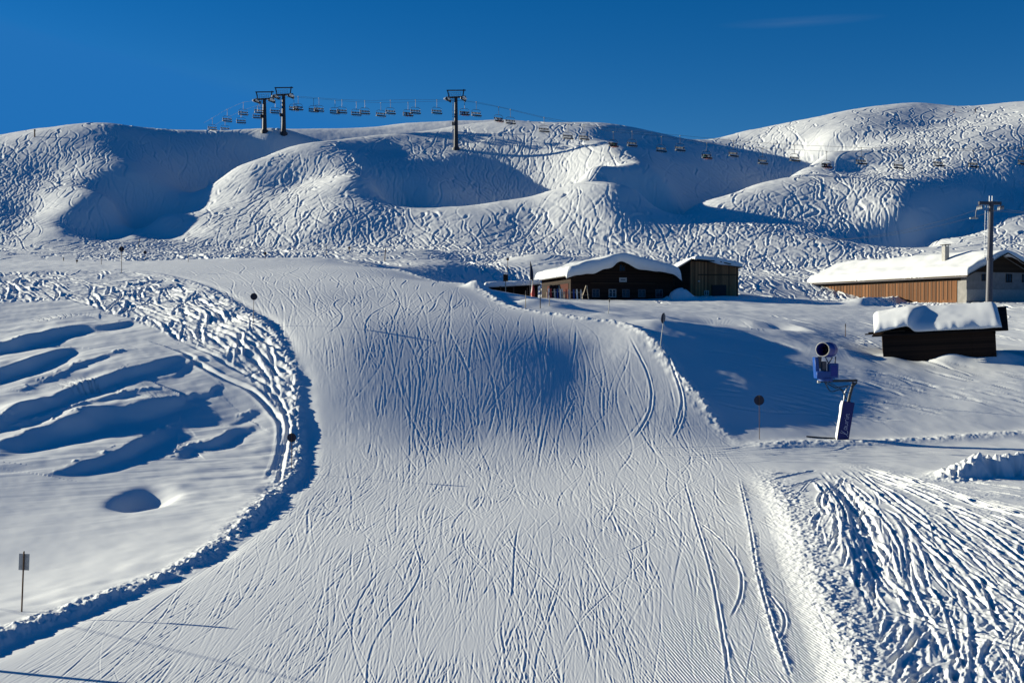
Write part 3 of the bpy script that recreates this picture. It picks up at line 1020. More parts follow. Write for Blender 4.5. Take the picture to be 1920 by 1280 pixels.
def snow_cap(name, parent, x0, x1, y0, y1, roof, th, nx=60, ny=40, r=0.45, hang=None, seed=0.0, namp=0.12, edge_wave=0.0):
    """a thick layer of settled snow on a roof given by roof(x, y)"""
    xs, ys_ = np.linspace(0, 1, nx), np.linspace(0, 1, ny)
    xs = 0.5 - 0.5 * np.cos(xs * math.pi) * (1 - 0.25 * np.sin(xs * math.pi))
    ys_ = 0.5 - 0.5 * np.cos(ys_ * math.pi) * (1 - 0.25 * np.sin(ys_ * math.pi))
    U, V = np.meshgrid(x0 + (x1 - x0) * xs, y0 + (y1 - y0) * ys_)
    dx = np.minimum(U - x0, x1 - U)
    dy = np.minimum(V - y0, y1 - V)
    e = lambda d: np.sqrt(np.clip(1 - (1 - np.clip(d / r, 0, 1)) ** 2, 0, 1))
    nz = fbm(U / 2.3 + seed, V / 2.3 + seed * 1.7, 3)
    E = e(dx) * e(dy)
    zr = np.vectorize(roof)(U, V)
    hg = np.zeros_like(U)
    if hang:
        wave = np.clip(0.5 + 1.4 * fbm(U / 2.4 + seed, V / 2.4, 2), 0, 1.2)
        hg = hang * wave * np.clip(1 - dy / 0.5, 0, 1) * (V < (y0 + y1) / 2)
    top = zr + th * (1 + namp * 2 * nz) * E - hg * (1 - E)
    bot = zr + 0.012 - hg
    Vw = V + edge_wave * fbm(U / 1.3 + seed, 0 * U, 3) * np.clip(1 - (V - y0) / 0.8, 0, 1)
    A = np.stack([U, Vw, top], -1).reshape(-1, 3)
    B = np.stack([U, Vw + 0.02, np.minimum(bot, top)], -1).reshape(-1, 3)
    n_ = nx * ny
    fs = []
    for j in range(ny - 1):
        for i in range(nx - 1):
            a = j * nx + i
            fs.append((a, a + 1, a + nx + 1, a + nx))
            fs.append((n_ + a, n_ + a + nx, n_ + a + nx + 1, n_ + a + 1))
    ring = [i for i in range(nx)] + [j * nx + nx - 1 for j in range(1, ny)] + [(ny - 1) * nx + i for i in range(nx - 2, -1, -1)] + [j * nx for j in range(ny - 2, 0, -1)]
    for a, b in zip(ring, ring[1:] + ring[:1]):
        fs.append((a, a + n_, b + n_, b))
    mb = MB().add(np.concatenate([A, B]).tolist(), fs)
    o = mb.build(name, m_snow, parent, smooth=False)
    for p in o.data.polygons:
        p.use_smooth = True
    return o


# ------------------------------------------------------------------ slope markers
def marker(label, base, height, disc_r, lean=(0, 0), disc_yaw=0.0, group="round slope markers along the piste", pole_r=0.03, mat=None, drop=0.0, pole_mat=None):
    t = thing('slope_marker', label, 'marker', base - Vector((0, 0, 0.3)), group=group, rot=(lean[1], lean[0], 0))
    h = height + 0.3
    MB().tube([(0, 0, 0), (0, 0, h + disc_r * 0.45)], [pole_r, pole_r * 0.85], 8).build('pole', pole_mat or M_POST, t)
    mb = MB()
    cy, sy = math.cos(disc_yaw), math.sin(disc_yaw)
    ring = []
    for k in range(28):
        a = 2 * math.pi * k / 28
        ring.append((math.cos(a) * disc_r, math.sin(a) * disc_r))
    n0 = len(ring)
    off = pole_r + 0.012
    vs = []
    for d in (off, off + 0.018):
        for (a, b) in ring:
            vs.append((a * cy - d * sy, a * sy + d * cy, h - disc_r * 0.6 + b))
    fs = [tuple(range(n0)), tuple(range(2 * n0 - 1, n0 - 1, -1))] + [(i, (i + 1) % n0, n0 + (i + 1) % n0, n0 + i) for i in range(n0)]
    mb.add(vs, fs)
    d = mb.build('disc', mat or M_NAVY, t)
    MB().tube([(0, off * 0.2, h - disc_r * 0.6 + 0.1), (0, off + 0.03, h - disc_r * 0.6 + 0.1)], 0.02, 6).build('bolt', M_STEEL, d)
    return t


def px(y):
    return y / F


MK = [
    (547, 878, 820, 8.5, 0.0, "nearest round black slope marker, on the bank at the left edge of the piste"),
    (475, 606, 556, 6.5, 0.02, "round black slope marker halfway up the left edge of the piste"),
    (228, 512, 467, 5.0, 0.0, "tall round black slope marker at the top of the left bank"),
    (1424, 823, 750, 9.5, -0.01, "round navy slope marker standing before the snow gun beside the road"),
    (952, 511, 486, 2.6, 0.0, "small distant round marker on the smooth slope left of the big chalet"),
    (272, 488, 473, 3.0, 0.0, "small distant round marker just right of the tall marker on the left bank"),
    (497, 486, 475, 3.0, 0.0, "small distant round marker beyond the crest of the piste"),
    (655, 474, 465, 2.4, 0.0, "tiny distant round marker on the flat below the central hill"),
    (144, 494, 489, 2.2, 0.0, "lowest tiny round marker on the plateau at the far left"),
]
for (u, v, vd, rp_, ln, lab) in MK:
    b = G(u, v)
    s = px(b.y)
    marker(lab, b, (v - vd) * s + rp_ * s * 0.6, rp_ * s, (ln, 0), pole_r=max(0.024, 0.55 * s), disc_yaw=rng.uniform(-.2, .2))
# the one on the right-hand bank leans, its disc seen almost edge-on
b = G(1237, 652)
s = px(b.y)
tm = marker("leaning slope marker with its navy disc seen edge-on, above the right bank of the piste", b, 62 * s, 10 * s, (0.12, 0), 1.05, pole_r=0.035, pole_mat=M_FRAME)


def stake(label, u, v, v1, du=0.0, r=0.6, mat=None, tip=None, group="bare marker poles in the snow"):
    b = G(u, v)
    s = px(b.y)
    t = thing('marker_pole', label, 'pole', b - Vector((0, 0, 0.25)), group=group)
    h = (v - v1) * s + 0.25
    MB().tube([(0, 0, 0), (du * s, 0, h)], [max(.02, r * s), max(.018, r * s * .85)], 8).build('shaft', mat or M_POST, t)
    MB().tube([(du * s * .8, 0, h * .8), (du * s * 1.0, 0, h * 1.004)], max(.024, r * s * 1.25), 8).build('tip', tip or M_BLACK, t)
    return t


stake("thin pale pole on the snow in front of the big chalet", 1140, 588, 560, 3, .8, M_FRAME)
stake("lone dark-topped pole in the snow left of the small hut", 1585, 631, 607, 0, .7)
stake("thin pole on the plateau directly left of the tall round marker", 190, 496, 478, 0, .5)
stake("thin pole on the plateau between the tall marker and the crest", 353, 491, 475, 0, .5)
stake("short dark post on the plateau at the far left", 119, 489, 483, 0, .9)
stake("leaning stick on the slope above the tall round marker", 258, 466, 448, 4, .6)
stake("dark pole in the trodden snow just right of the piste crest", 721, 489, 466, 2, .9)
stake("thin pole below the central hill, left of the piste crest", 612, 478, 462, 0, .5)
stake("short dark post on the skyline of the left hill", 65, 257, 243, 0, 1.4)
stake("left pole at the edge of the chalet terrace", 985, 577, 545, 1, .8, M_RACK)
stake("second pole at the edge of the chalet terrace, left of the ski racks", 1013, 578, 541, 0, .8, M_BEAM)
stake("short pole on the terrace directly before the ski racks", 1030, 573, 548, 0, .7, M_RACK)

# ------------------------------------------------------------------ sign at the lower left
b = G(40, 1146)
s = px(b.y)
t = thing('trail_sign', "grey rectangular sign seen from behind on a leaning post, lower left", 'sign', b - Vector((0, 0, .3)), rot=(0, 0.045, 0))
H_ = 113 * s + .3
MB().tube([(0, 0, 0), (0, 0, H_)], 0.03, 10).build('post', M_POST, t)
w_, h_ = 20 * s, 31 * s
pn = MB().box((0, .045, H_ - h_ / 2 - 4 * s), (w_, .018, h_)).build('panel', M_SIGN, t, bevel=.004)
for k in (-1, 1):
    MB().box((0, .034, H_ - h_ / 2 - 4 * s + k * h_ * .3), (w_ * .7, .012, .025)).build('bracket', M_STEEL, pn)
MB().tube([(0, 0, H_ - .004), (0, 0, H_ + .03)], [.034, .02], 10).build('cap', M_BLACK, t)

# posts and cable out of the frame on the left, whose shadows cross the piste
po = None
for (x, y, lab) in ((-21.4, 39.2, "tall plain post carrying a cable, nearer of two beyond the left edge"), (-74.0, 73.4, "tall plain post carrying a cable, farther of two beyond the left edge")):
    z = gz(x, y)
    t = thing('cable_post', lab, 'post', (x, y, z - .4), group="posts carrying the cable at the left")
    MB().tube([(0, 0, 0), (0, 0, 5.6)], [.12, .09], 12).build('shaft', M_PYL, t)
    MB().box((0, 0, 5.63), (.3, .12, .1)).build('bracket', M_STEEL, t, bevel=.01)
A_, B_ = Vector((-74.0, 73.4, gz(-74, 73.4) + 5.32)), Vector((-21.4, 39.2, gz(-21.4, 39.2) + 5.32))
d_ = B_ - A_
mb = MB().tube([A_ + d_ * (k / 10) - Vector((0, 0, .5 * math.sin(math.pi * k / 10))) for k in range(11)], .02, 6)
o = mb.build('cable', M_BLACK)
tag(o, "single thin cable strung between two posts at the left", 'cable')

# ------------------------------------------------------------------ snow gun by the road
gb = G(1580, 823)
s = px(gb.y)
sg = thing('snow_gun', "blue snow gun with a fat round barrel on a padded post beside the road", 'snow gun', gb)
L_ = lambda u, v, y=0.0: Vector(((u - 1580) * s, y, (823 - v) * s))
tilt = Matrix.Rotation(R(9), 3, 'Y') @ Matrix.Rotation(R(4), 3, 'Z')
pad_c = (L_(1577, 825) + L_(1591, 753)) / 2
pw_, pd_, ph_ = 23 * s, 0.4, 74 * s
pad = MB().box(pad_c, (pw_, pd_, ph_), tilt).build('crash_pad', M_PAD, sg, bevel=.04, smooth=True)
# ice crusted on the weather side of the pad
mb = MB()
vs, fs = [], []
for i in range(24):
    for j in range(9):
        zz, yy = -ph_ / 2 + ph_ * i / 23, -pd_ / 2 + pd_ * j / 8 - .012
        e_ = min(1, min(j, 8 - j) / 1.5, min(i, 23 - i) / 2)
        th_ = max(0.0, .05 + .10 * float(fbm(np.array(zz * 2.2), np.array(yy * 3 + 7), 3))) * e_ + .004
        vs.append(tilt @ Vector((-pw_ / 2 - th_, yy, zz)) + pad_c)
for i in range(23):
    for j in range(8):
        a = i * 9 + j
        fs.append((a, a + 1, a + 10, a + 9))
mb.add(vs, fs)
cr = mb.build('ice_crust', m_snow, pad, smooth=True)
# lettering down the pad: a handwritten word, strokes as thin raised lines
W_ = [[(0, 1.0), (-.05, .5), (-.12, -.15), (.1, -.22), (.5, -.05)], [(-.5, -.35), (-.1, .1), (.35, .9)],
      [(.95, .4), (.7, .48), (.58, .2), (.75, 0), (.95, .15), (.98, .45), (.95, .1), (1.1, 0)],
      [(1.2, .45), (1.2, .1), (1.4, 0), (1.6, .15), (1.62, .45), (1.6, .1), (1.75, 0)],
      [(1.85, .45), (1.88, 0)], [(1.88, .25), (2.05, .47), (2.25, .42)],
      [(2.4, .45), (2.42, .08), (2.55, 0)], [(2.42, .62), (2.43, .68)],
      [(2.7, .45), (2.72, 0)], [(2.72, .28), (2.9, .48), (3.08, .4), (3.1, .05), (3.25, 0)]]
mb = MB()
sc_ = ph_ * .56 / 3.6
for st in W_:
    st = [tuple(q) for q in smooth_path(np.array(st, float), 6 * len(st))] if len(st) > 2 else st
    pts3 = [tilt @ Vector((0.06 - (y - .25) * sc_ * 1.05, -pd_ / 2 - .008, -ph_ * .30 + x * sc_)) + pad_c for x, y in st]
    mb.tube(pts3, .017, 5)
mb.build('lettering', M_LETTER, pad)
# post, arm and braces
MB().tube([L_(1587, 770), L_(1593, 740), L_(1600, 716)], [.13, .12, .10], 12).build('post', M_TOWER, sg, smooth=True)
MB().tube([L_(1581, 752, -.1), L_(1583, 735, -.1), L_(1590, 722, -.05)], .055, 8).build('hydraulic_ram', M_STEEL, sg, smooth=True)
mb = MB()
mb.bar(L_(1536, 714), L_(1606, 713), .34, .16)
mb.bar(L_(1606, 716), L_(1593, 731), .10, .10)
mb.bar(L_(1548, 717), L_(1566, 727), .07, .07)
mb.bar(L_(1566, 727), L_(1592, 722), .07, .07)
mb.bar(L_(1553, 716), L_(1590, 736), .05, .05)
mb.build('arm', M_TOWER, sg, bevel=.012)
MB().box(L_(1534, 715, -.12), (.22, .2, .2)).build('lamp_box', M_FRAME, sg, bevel=.03)
# hoses hanging below the arm
MB().tube(smooth_path(np.array([tuple(L_(1545, 716, -.1)), tuple(L_(1556, 733, -.2)), tuple(L_(1575, 730, -.15)), tuple(L_(1586, 748, -.12))]), 24).tolist(), .035, 8).build('hose', M_BLACK, sg, smooth=True)
# turntable with cabinet
mb = MB().tube([L_(1547, 714), L_(1547, 708)], .55, 20)
mb.box(L_(1545, 702), (34 * s, .9, 14 * s))
mb.box(L_(1530, 688, .1), (7 * s, .7, 38 * s), Matrix.Rotation(R(-4), 3, 'Y'))
mb.build('yoke', M_BLUE2, sg, bevel=.03, smooth=True)
cb = MB().box(L_(1560, 694, -.1), (17 * s, .75, 27 * s)).build('control_cabinet', M_BLUE2, sg, bevel=.04, smooth=True)
MB().box(L_(1560, 694, -.49), (12 * s, .02, 20 * s)).build('cabinet_door', M_BLUE, cb, bevel=.008)
mb = MB()
mb.bar(L_(1553, 681), L_(1546, 668), .07, .07); mb.bar(L_(1553, 681), L_(1560, 669), .07, .07); mb.bar(L_(1565, 681), L_(1566, 668), .09, .07); mb.bar(L_(1534, 690), L_(1536, 668), .12, .3)
mb.box(L_(1544, 687, .05), (8 * s, .5, 20 * s))
mb.build('barrel_mount', M_PYL, sg, bevel=.01)
# barrel
axis = Vector((-1.05, -1.45, .06)).normalized()
c0 = L_(1550, 655)
rb = 14.2 * s
q = axis.to_track_quat('Z', 'Y').to_matrix()


def lathe(prof, mat, name, parent, seg=40, closed=False):
    vs, fs = [], []
    n = len(prof)
    for (r, h) in prof:
        for k in range(seg):
            a = 2 * math.pi * k / seg
            vs.append(q @ Vector((r * math.cos(a), r * math.sin(a), h)) + c0)
    for i in range(n - 1):
        for k in range(seg):
            k2 = (k + 1) % seg
            fs.append((i * seg + k, i * seg + k2, (i + 1) * seg + k2, (i + 1) * seg + k))
    return MB().add(vs, fs).build(name, mat, parent, smooth=True)


bl = 1.72
br = lathe([(rb * .55, -bl * .5), (rb * .8, -bl * .5), (rb * .96, -bl * .44), (rb, -bl * .34), (rb, -bl * .1), (rb * 1.015, -bl * .09), (rb * 1.015, -bl * .05), (rb, -bl * .04), (rb * .98, bl * .3), (rb * .92, bl * .42), (rb * .9, bl * .5), (rb * .82, bl * .5), (rb * .8, bl * .3), (rb * .76, -bl * .2), (rb * .2, -bl * .2)], M_BLUE, 'barrel', sg)
lathe([(rb * .86, bl * .47), (rb * .95, bl * .47), (rb * .97, bl * .52), (rb * .9, bl * .55), (rb * .84, bl * .52)], M_FRAME, 'nozzle_ring', br)
lathe([(.01, bl * .1), (rb * .2, bl * .08), (rb * .24, -bl * .18), (rb * .24, -bl * .22)], M_BLACK, 'hub', br)
mb = MB()
for k in range(9):
    a = 2 * math.pi * k / 9
    rot = q @ Matrix.Rotation(a, 3, 'Z') @ Matrix.Rotation(R(35), 3, 'X')
    mb.box(c0 + q @ Vector((rb * .5 * math.cos(a), rb * .5 * math.sin(a), -bl * .12)), (rb * .55, .16, .02), rot)
mb.build('fan', M_BLACK, br)
# dark tube lying on the snow left of the post
hp = [G(1572, 823), G(1555, 822), G(1535, 821), G(1512, 819)]
o = MB().tube([tuple(p + Vector((0, 0, .04))) for p in hp], .06, 8).build('dark_tube', M_BLACK, smooth=True)
tag(o, "dark tube lying on the snow left of the snow gun's padded post", 'hose')

# ------------------------------------------------------------------ big chalet
def win(parent, x, y, z, w, h, pale=True, sash=2):
    f = MB()
    t_ = .09
    f.box((x, y, z + h / 2), (w + t_, .07, t_)); f.box((x, y, z - h / 2), (w + t_, .07, t_))
    for k in range(sash + 1):
        f.box((x - w / 2 + w * k / sash, y, z), (t_, .065, h - t_))
    for k in (1,):
        f.box((x, y + .004, z + h * .12), (w, .05, .05))
    o = f.build('window', {True: M_FRAME, 'pale': M_FRAME, 'dim': M_DIM}.get(pale, M_BEAM), parent)
    MB().box((x, y + .03, z), (w, .02, h)).build('pane', M_GLASS, o)
    return o


def wood(P, name, poly, y0, y1, mat):
    return MB().prism(poly, y0, y1).build(name, mat, P)


c1 = P3(1070, 562, 165)
CH = thing('chalet', "large dark wooden chalet with a thick snow-covered gable roof and small windows", 'chalet', (c1.x, c1.y, c1.z), R(11))
W, DP, EV, RI = 15.0, 19.0, 3.45, 5.55
wood(CH, 'wall', [(0, -2), (W, -2), (W, EV), (W / 2, RI), (0, EV)], 0, DP, M_DARK)
roofz = lambda x, y: EV + .12 + (RI - EV) * (1 - abs(x - W / 2) / (W / 2)) + .0
ov = 1.0
rl = [(-ov, EV + .02 - (RI - EV) * ov / (W / 2)), (W / 2, RI + .02), (W + ov, EV + .02 - (RI - EV) * ov / (W / 2)), (W + ov, EV + .12 - (RI - EV) * ov / (W / 2)), (W / 2, RI + .12), (-ov, EV + .12 - (RI - EV) * ov / (W / 2))]
rf = wood(CH, 'roof', rl, -1.5, DP + .8, M_BEAM)
snow_cap('roof_snow', rf, -ov - .05, W + ov * .8, -1.85, DP + .7, lambda x, y: EV + .13 + (RI - EV) * (1 - math.sqrt((x - W / 2) ** 2 + .6) / (W / 2)), 1.15, 90, 60, .5, hang=.75, seed=3.1, edge_wave=.35)
for k in range(8):
    xx = .4 + (W - .8) * k / 7
    MB().box((xx, -.7, EV - .25 + (RI - EV) * (1 - abs(xx - W / 2) / (W / 2))), (.16, 1.4, .2)).build('rafter', M_BEAM, CH)
MB().box((W / 2, -.55, 2.35), (9.5, .06, .1)).build('ledge', M_BEAM, CH)
for k, (u, pale) in enumerate(((1118, False), (1150, True), (1176, False), (1207, False), (1241, False))):
    x = (u - 1070) * .0758
    win(CH, x, -.05, .95, 1.0, 1.05, 'pale' if pale else 'dim')
win(CH, W / 2, -.05, 4.55, .85, .9, False)
sb = MB().box((W / 2 + .1, -.1, 2.85), (1.1, .05, .62)).build('name_board', M_FRAME, CH, bevel=.01)
MB().box((W / 2 + .1, -.128, 2.87), (.72, .012, .14)).build('board_inlay', M_PYL, sb)
# red side wall with a lit window under the left eave
MB().box((-.03, 8.0, 1.2), (.06, 13.5, 2.3)).build('side_cladding', M_RED, CH)
MB().box((-.08, 6.6, 1.7), (.05, 1.0, 1.0)).build('side_window', M_RACK, CH)
dr = MB().box((-.085, 10.5, .75), (.06, 1.1, 2.0)).build('door', M_BEAM, CH)
MB().box((-.14, 10.15, .75), (.05, .05, .16)).build('handle', M_STEEL, dr)
MB().tube([(-1.0, -1.3, EV - .12), (-1.0, DP + .6, EV - .12)], .08, 8).build('gutter', M_STEEL, CH)

# low annex at the left
c2 = P3(912, 553, 172)
AX = thing('annex', "low open-fronted shed with snow on its flat roof, left of the big chalet", 'shed', c2, R(3))
AW = 98 * 172 / F
wood(AX, 'wall', [(.4, -1.5), (AW, -1.5), (AW, 1.35), (.4, 1.1)], 1.2, 6, M_DARK)
ar = wood(AX, 'roof', [(-.2, 1.02), (AW + .3, 1.42), (AW + .3, 1.54), (-.2, 1.14)], -.6, 6.3, M_BEAM)
snow_cap('roof_snow', ar, -.35, AW + .3, -.65, 6.3, lambda x, y: 1.15 + .4 * x / AW, .7, 60, 30, .35, hang=.15, seed=9.4, edge_wave=.3)
for x in (.3, 2.1, 4.0, 6.0):
    MB().box((x, -.2, -.2), (.16, .16, 2.6)).build('post', M_POST, AX)
MB().box((3.6, 0, .1), (6.4, .06, .12)).build('rail', M_POST, AX)

# notice post before the annex
b = P3(948, 556, 166)
t = thing('notice_post', "dark notice board on a pale wooden post in front of the annex", 'sign', b - Vector((0, 0, .6)))
s2 = px(166)
MB().box((0, 0, 1.9), (.13, .13, 3.8)).build('post', M_RACK, t)
MB().box((0, -.09, 35 * s2 + .6), (9 * s2, .05, 13 * s2)).build('board', M_BEAM, t, bevel=.01)
# flag
b = P3(994, 568, 160)
t = thing('feather_flag', "narrow dark flag on a tall pole at the left corner of the chalet", 'flag', b - Vector((0, 0, .5)))
s2 = px(160)
MB().tube([(0, 0, 0), (.02, 0, 78 * s2 + .5)], .045, 8).build('pole', M_PYL, t)
vs, fs = [], []
for k in range(14):
    f = k / 13
    z0 = (78 - 34 * f) * s2 + .5
    wdt = (.15 + 3.4 * math.sin(math.pi * min(1, f * .62 + .03)) ** .8) * s2 * 1.6
    yy = .10 * math.sin(f * 7)
    for d in (-.008, .008):
        vs += [(.03, d, z0), (.03 + wdt * .6, yy + d, z0 - .1), (.03 + wdt, yy * 1.6 + d, z0 - .22)]
for k in range(13):
    for j in range(2):
        a = k * 6 + j
        fs.append((a, a + 1, a + 7, a + 6)); fs.append((a + 3, a + 9, a + 10, a + 4))
MB().add(vs, fs).build('flag_cloth', M_NAVY, t, smooth=True)
b = P3(999, 568, 161)
t = thing('banner_pole', "red and white banner wrapped round a pole beside the dark flag", 'banner', b - Vector((0, 0, .5)))
MB().tube([(0, 0, 0), (0, 0, 3.6)], .05, 8).build('pole', M_RACK, t)
MB().tube([(.02, 0, .9), (.0, 0, 1.7), (.04, 0, 2.3), (.02, 0, 3.0)], [.14, .3, .22, .1], 9).build('red_cloth', M_REDPOLE, t, smooth=True)
MB().tube([(-.18, -.04, 1.0), (-.16, -.02, 2.0), (-.06, 0, 3.1)], [.07, .1, .06], 8).build('white_cloth', M_WHITE, t, smooth=True)

# ski racks and skis leaning before the red wall
rk0 = None
for k, (u, v, n_, lab) in enumerate(((1042, 560, 6, "left wooden ski rack full of skis before the chalet's red side wall"), (1075, 561, 5, "right wooden ski rack with leaning skis at the chalet corner"))):
    b = P3(u, v, 161.5)
    t = thing('ski_rack', lab, 'ski rack', b - Vector((0, 0, .25)), R(8), "ski racks before the chalet")
    for x in (-1.25, 1.25):
        mb = MB(); mb.bar((x, -.45, 0), (x, 0, 1.2), .07, .07); mb.bar((x, .45, 0), (x, 0, 1.2), .07, .07)
        mb.build('side_frame', M_RACK, t)
    MB().tube([(-1.35, 0, 1.2), (1.35, 0, 1.2)], .04, 8).build('rail', M_RACK, t)
    if k == 0:
        words = ["leftmost", "second from left", "third from left", "fourth from left", "fifth from left", "rightmost"]
    else:
        words = ["leftmost", "second from left", "middle", "second from right", "rightmost"]
    cols = [M_WHITE, M_REDPOLE, M_FRAME, M_BLUE2, M_WHITE, M_FRAME]
    for i in range(n_):
        x = -1.05 + 2.1 * i / (n_ - 1) + rng.uniform(-.08, .08)
        mb = MB()
        for dx in (-.06, .06):
            H2 = 1.72
            pr = [(0, 0), (.35, .01), (.9, .02), (1.45, .01), (1.6, -.02), (H2, -.1)]
            for (a, d1), (b2, d2) in zip(pr, pr[1:]):
                wd = .09 if b2 < 1.7 else .06
                lean_ = .42
                mb.bar((x + dx, -.42 + a * lean_ * .6 + d1, a * .95), (x + dx, -.42 + b2 * lean_ * .6 + d2, b2 * .95), wd, .015)
        o = mb.build('pair_of_skis', cols[(i + k) % 6])
        o.location = t.location
        o.rotation_euler = (0, rng.uniform(-.06, .06), R(8))
        tag(o, f"pair of skis, {words[i]} on the {'left' if k == 0 else 'right'} ski rack beside the chalet", 'skis', "skis standing in the racks at the chalet")
b = P3(1098, 561, 162)
t = thing('leaning_boards', "two pale boards leaning together as a tall A against the chalet front", 'boards', b - Vector((0, 0, .1)))
for a in (-1, 1):
    MB().bar((a * .5 - .1, -.3, 0), (.12 + a * .06, .25, 2.0), .1, .03).build('board', M_RACK, t)
MB().bar((-.4, -.2, .7), (.5, -.2, .7), .06, .03).build('crosspiece', M_RACK, t)

# weathered barn right of the chalet
c3 = P3(1264, 564, 172)
BN = thing('barn', "weathered grey plank barn with an open dark doorway, right of the big chalet", 'barn', c3, R(2))
s3 = px(172)
e_ = lambda u, v: ((u - 1264) * s3, (564 - v) * s3)
wood(BN, 'wall', [(0, -1.5), (121 * s3, -1.5), e_(1385, 502), e_(1345, 493), e_(1297, 489), e_(1264, 509)], 0, 9, M_GREY)
wood(BN, 'dark_gable', [(.02, -1.4), (30 * s3, -1.4), e_(1294, 491), e_(1265, 508)], -.06, -.002, M_DARK)
br_ = wood(BN, 'roof', [e_(1259, 512), e_(1296, 488), e_(1345, 491.5), e_(1391, 502), e_(1391, 500), e_(1345, 489.5), e_(1296, 486), e_(1258, 510)], -.9, 9.6, M_BEAM)
xs_ = [-.5, 33 * s3, 81 * s3, 128 * s3]
zs_ = [54 * s3, 78 * s3, 74.5 * s3, 64 * s3]
snow_cap('roof_snow', br_, 36 * s3, 127 * s3, -.95, 9.5, lambda x, y: float(np.interp(x, xs_, zs_)) + .02, .5, 60, 40, .4, hang=.5, seed=5.2, edge_wave=.3)
snow_cap('roof_snow', br_, -.4, 33 * s3, -.6, 9.5, lambda x, y: float(np.interp(x, xs_, zs_)) + .02, .22, 30, 30, .2, seed=7.7)
MB().box(((1348 - 1264) * s3, -.03, 15 * s3 - .6), (28 * s3, .05, 30 * s3 + 1.2)).build('doorway', M_BLACK, BN)  # black panel paints in the unlit inside of the opening
MB().box(((1335 - 1264) * s3, -.06, 15 * s3 - .6), (.14, .12, 31 * s3 + 1.2)).build('door_jamb', M_BEAM, BN)
MB().box(((1345 - 1264) * s3, -.07, 49 * s3), (72 * s3, .1, .14)).build('lintel_beam', M_BEAM, BN)
lm = MB().tube([((1310 - 1264) * s3, -.02, 37 * s3), ((1310 - 1264) * s3, -.25, 38 * s3)], .04, 8).build('wall_lamp', M_PYL, BN)
MB().tube([((1310 - 1264) * s3, -.25, 37.6 * s3), ((1310 - 1264) * s3, -.25, 36 * s3)], [.1, .16], 10).build('lamp_shade', M_WHITE, lm)
win(BN, (1325 - 1264) * s3, -.05, 15 * s3, .6, .6, True)

# long barn at the right
B0, B1 = P3(1812, 553, 165), P3(1526, 561, 200)
dv = Vector((B1.x - B0.x, B1.y - B0.y, 0))
BL = dv.length
ang = math.atan2(dv.y, dv.x) - math.pi / 2          # local +Y runs along the long wall, local +X to the right
LB = thing('long_barn', "long low barn with brown slatted side, grey plastered gable and snow-covered roof", 'barn', (B0.x, B0.y, B0.z), ang)
LW, LE, LR = 12.0, 3.0, 5.8
wood(LB, 'wall', [(0, -2), (LW, -2), (LW, LE), (LW / 2, LR), (0, LE)], 0, BL, M_PLAST)
MB().box((-.05, BL / 2 + .9, .45), (.1, BL - 2.0, 3.3)).build('slatted_cladding', M_BROWN, LB)
MB().box((-.07, BL / 2 + .6, 2.5), (.12, BL - 1.2, .85)).build('eave_shade_band', M_BEAM, LB)  # dark strip stands in for the eave's shadow along the wall top
mb = MB()
for k in range(40):
    mb.box((-.13, 3.0 + k * (BL - 4) / 40, .75), (.05, .12, 2.7))
mb.build('battens', M_POST, LB)
lr = wood(LB, 'roof', [(-1.1, LE - .45), (LW / 2, LR + .05), (LW + 1.1, LE - .45), (LW + 1.1, LE - .32), (LW / 2, LR + .18), (-1.1, LE - .32)], -1.5, BL + .9, M_BEAM)
snow_cap('roof_snow', lr, -1.0, LW + 1.0, -1.3, BL + .8, lambda x, y: LR + .2 - (LR - LE + .5) * math.sqrt((x - LW / 2) ** 2 + .8) / (LW / 2 + 1.1) * 1.0 + 0.0, .95, 60, 80, .5, hang=.12, seed=1.3, edge_wave=.25)
wood(LB, 'gable_boarding', [(1.0, LE + .25), (LW - 1.0, LE + .25), (LW / 2, LR - .15)], -.07, -.002, M_BEAM)
for x in (7.4, 10.3):
    win(LB, x, -.05, 2.45, 1.0, 1.1, False)
win(LB, 3.1, -.05, 2.5, .9, .9, False)
MB().box((LW / 2, -.03, .0), (LW - .02, .05, 1.6)).build('plinth', M_CONC, LB)
ch = MB().box((2.6, 7.5, LR + .2), (.75, .75, 2.6)).build('chimney', M_CONC, LB, bevel=.02)
MB().box((2.6, 7.5, LR + 1.75), (1.1, 1.1, .1)).build('chimney_cap', M_BLACK, ch)
for a in (-.3, .3):
    for c in (-.3, .3):
        MB().box((2.6 + a, 7.5 + c, LR + 1.6), (.06, .06, .22)).build('cap_leg', M_BLACK, ch)
MB().tube([(-1.12, -1.4, LE - .5), (-1.12, BL + .8, LE - .5)], .07, 8).build('gutter', M_PYL, LB)

# small hut half buried at the right
h0 = P3(1656, 668, 107)
HT = thing('hut', "small dark log hut half buried in drifts under a rough slab of snow", 'hut', h0, R(4), rot=(0, R(-3.0), R(-17)))
s4 = px(107)
HW, HD = 9.6, 6.0
HE, HRG = 1.95, 4.0
MB().box((HW / 2, HD / 2, HE / 2 - .6), (HW, HD, HE + 1.2)).build('wall', M_DARK, HT)
MB().box((HW - 1.0, -.03, .9), (1.9, .05, 2.2)).build('plank_patch', M_DARK, HT)
mb = MB()
for z in (HE + .05,):
    mb.bar((-.9, -.55, z - .1), (HW + .6, -.55, z - .1), .16, .14)
mb.bar((-1.2, -.2, HE + .25), (2.0, -.2, HE + .3), .14, .14)
mb.build('eave_beam', M_BEAM, HT)
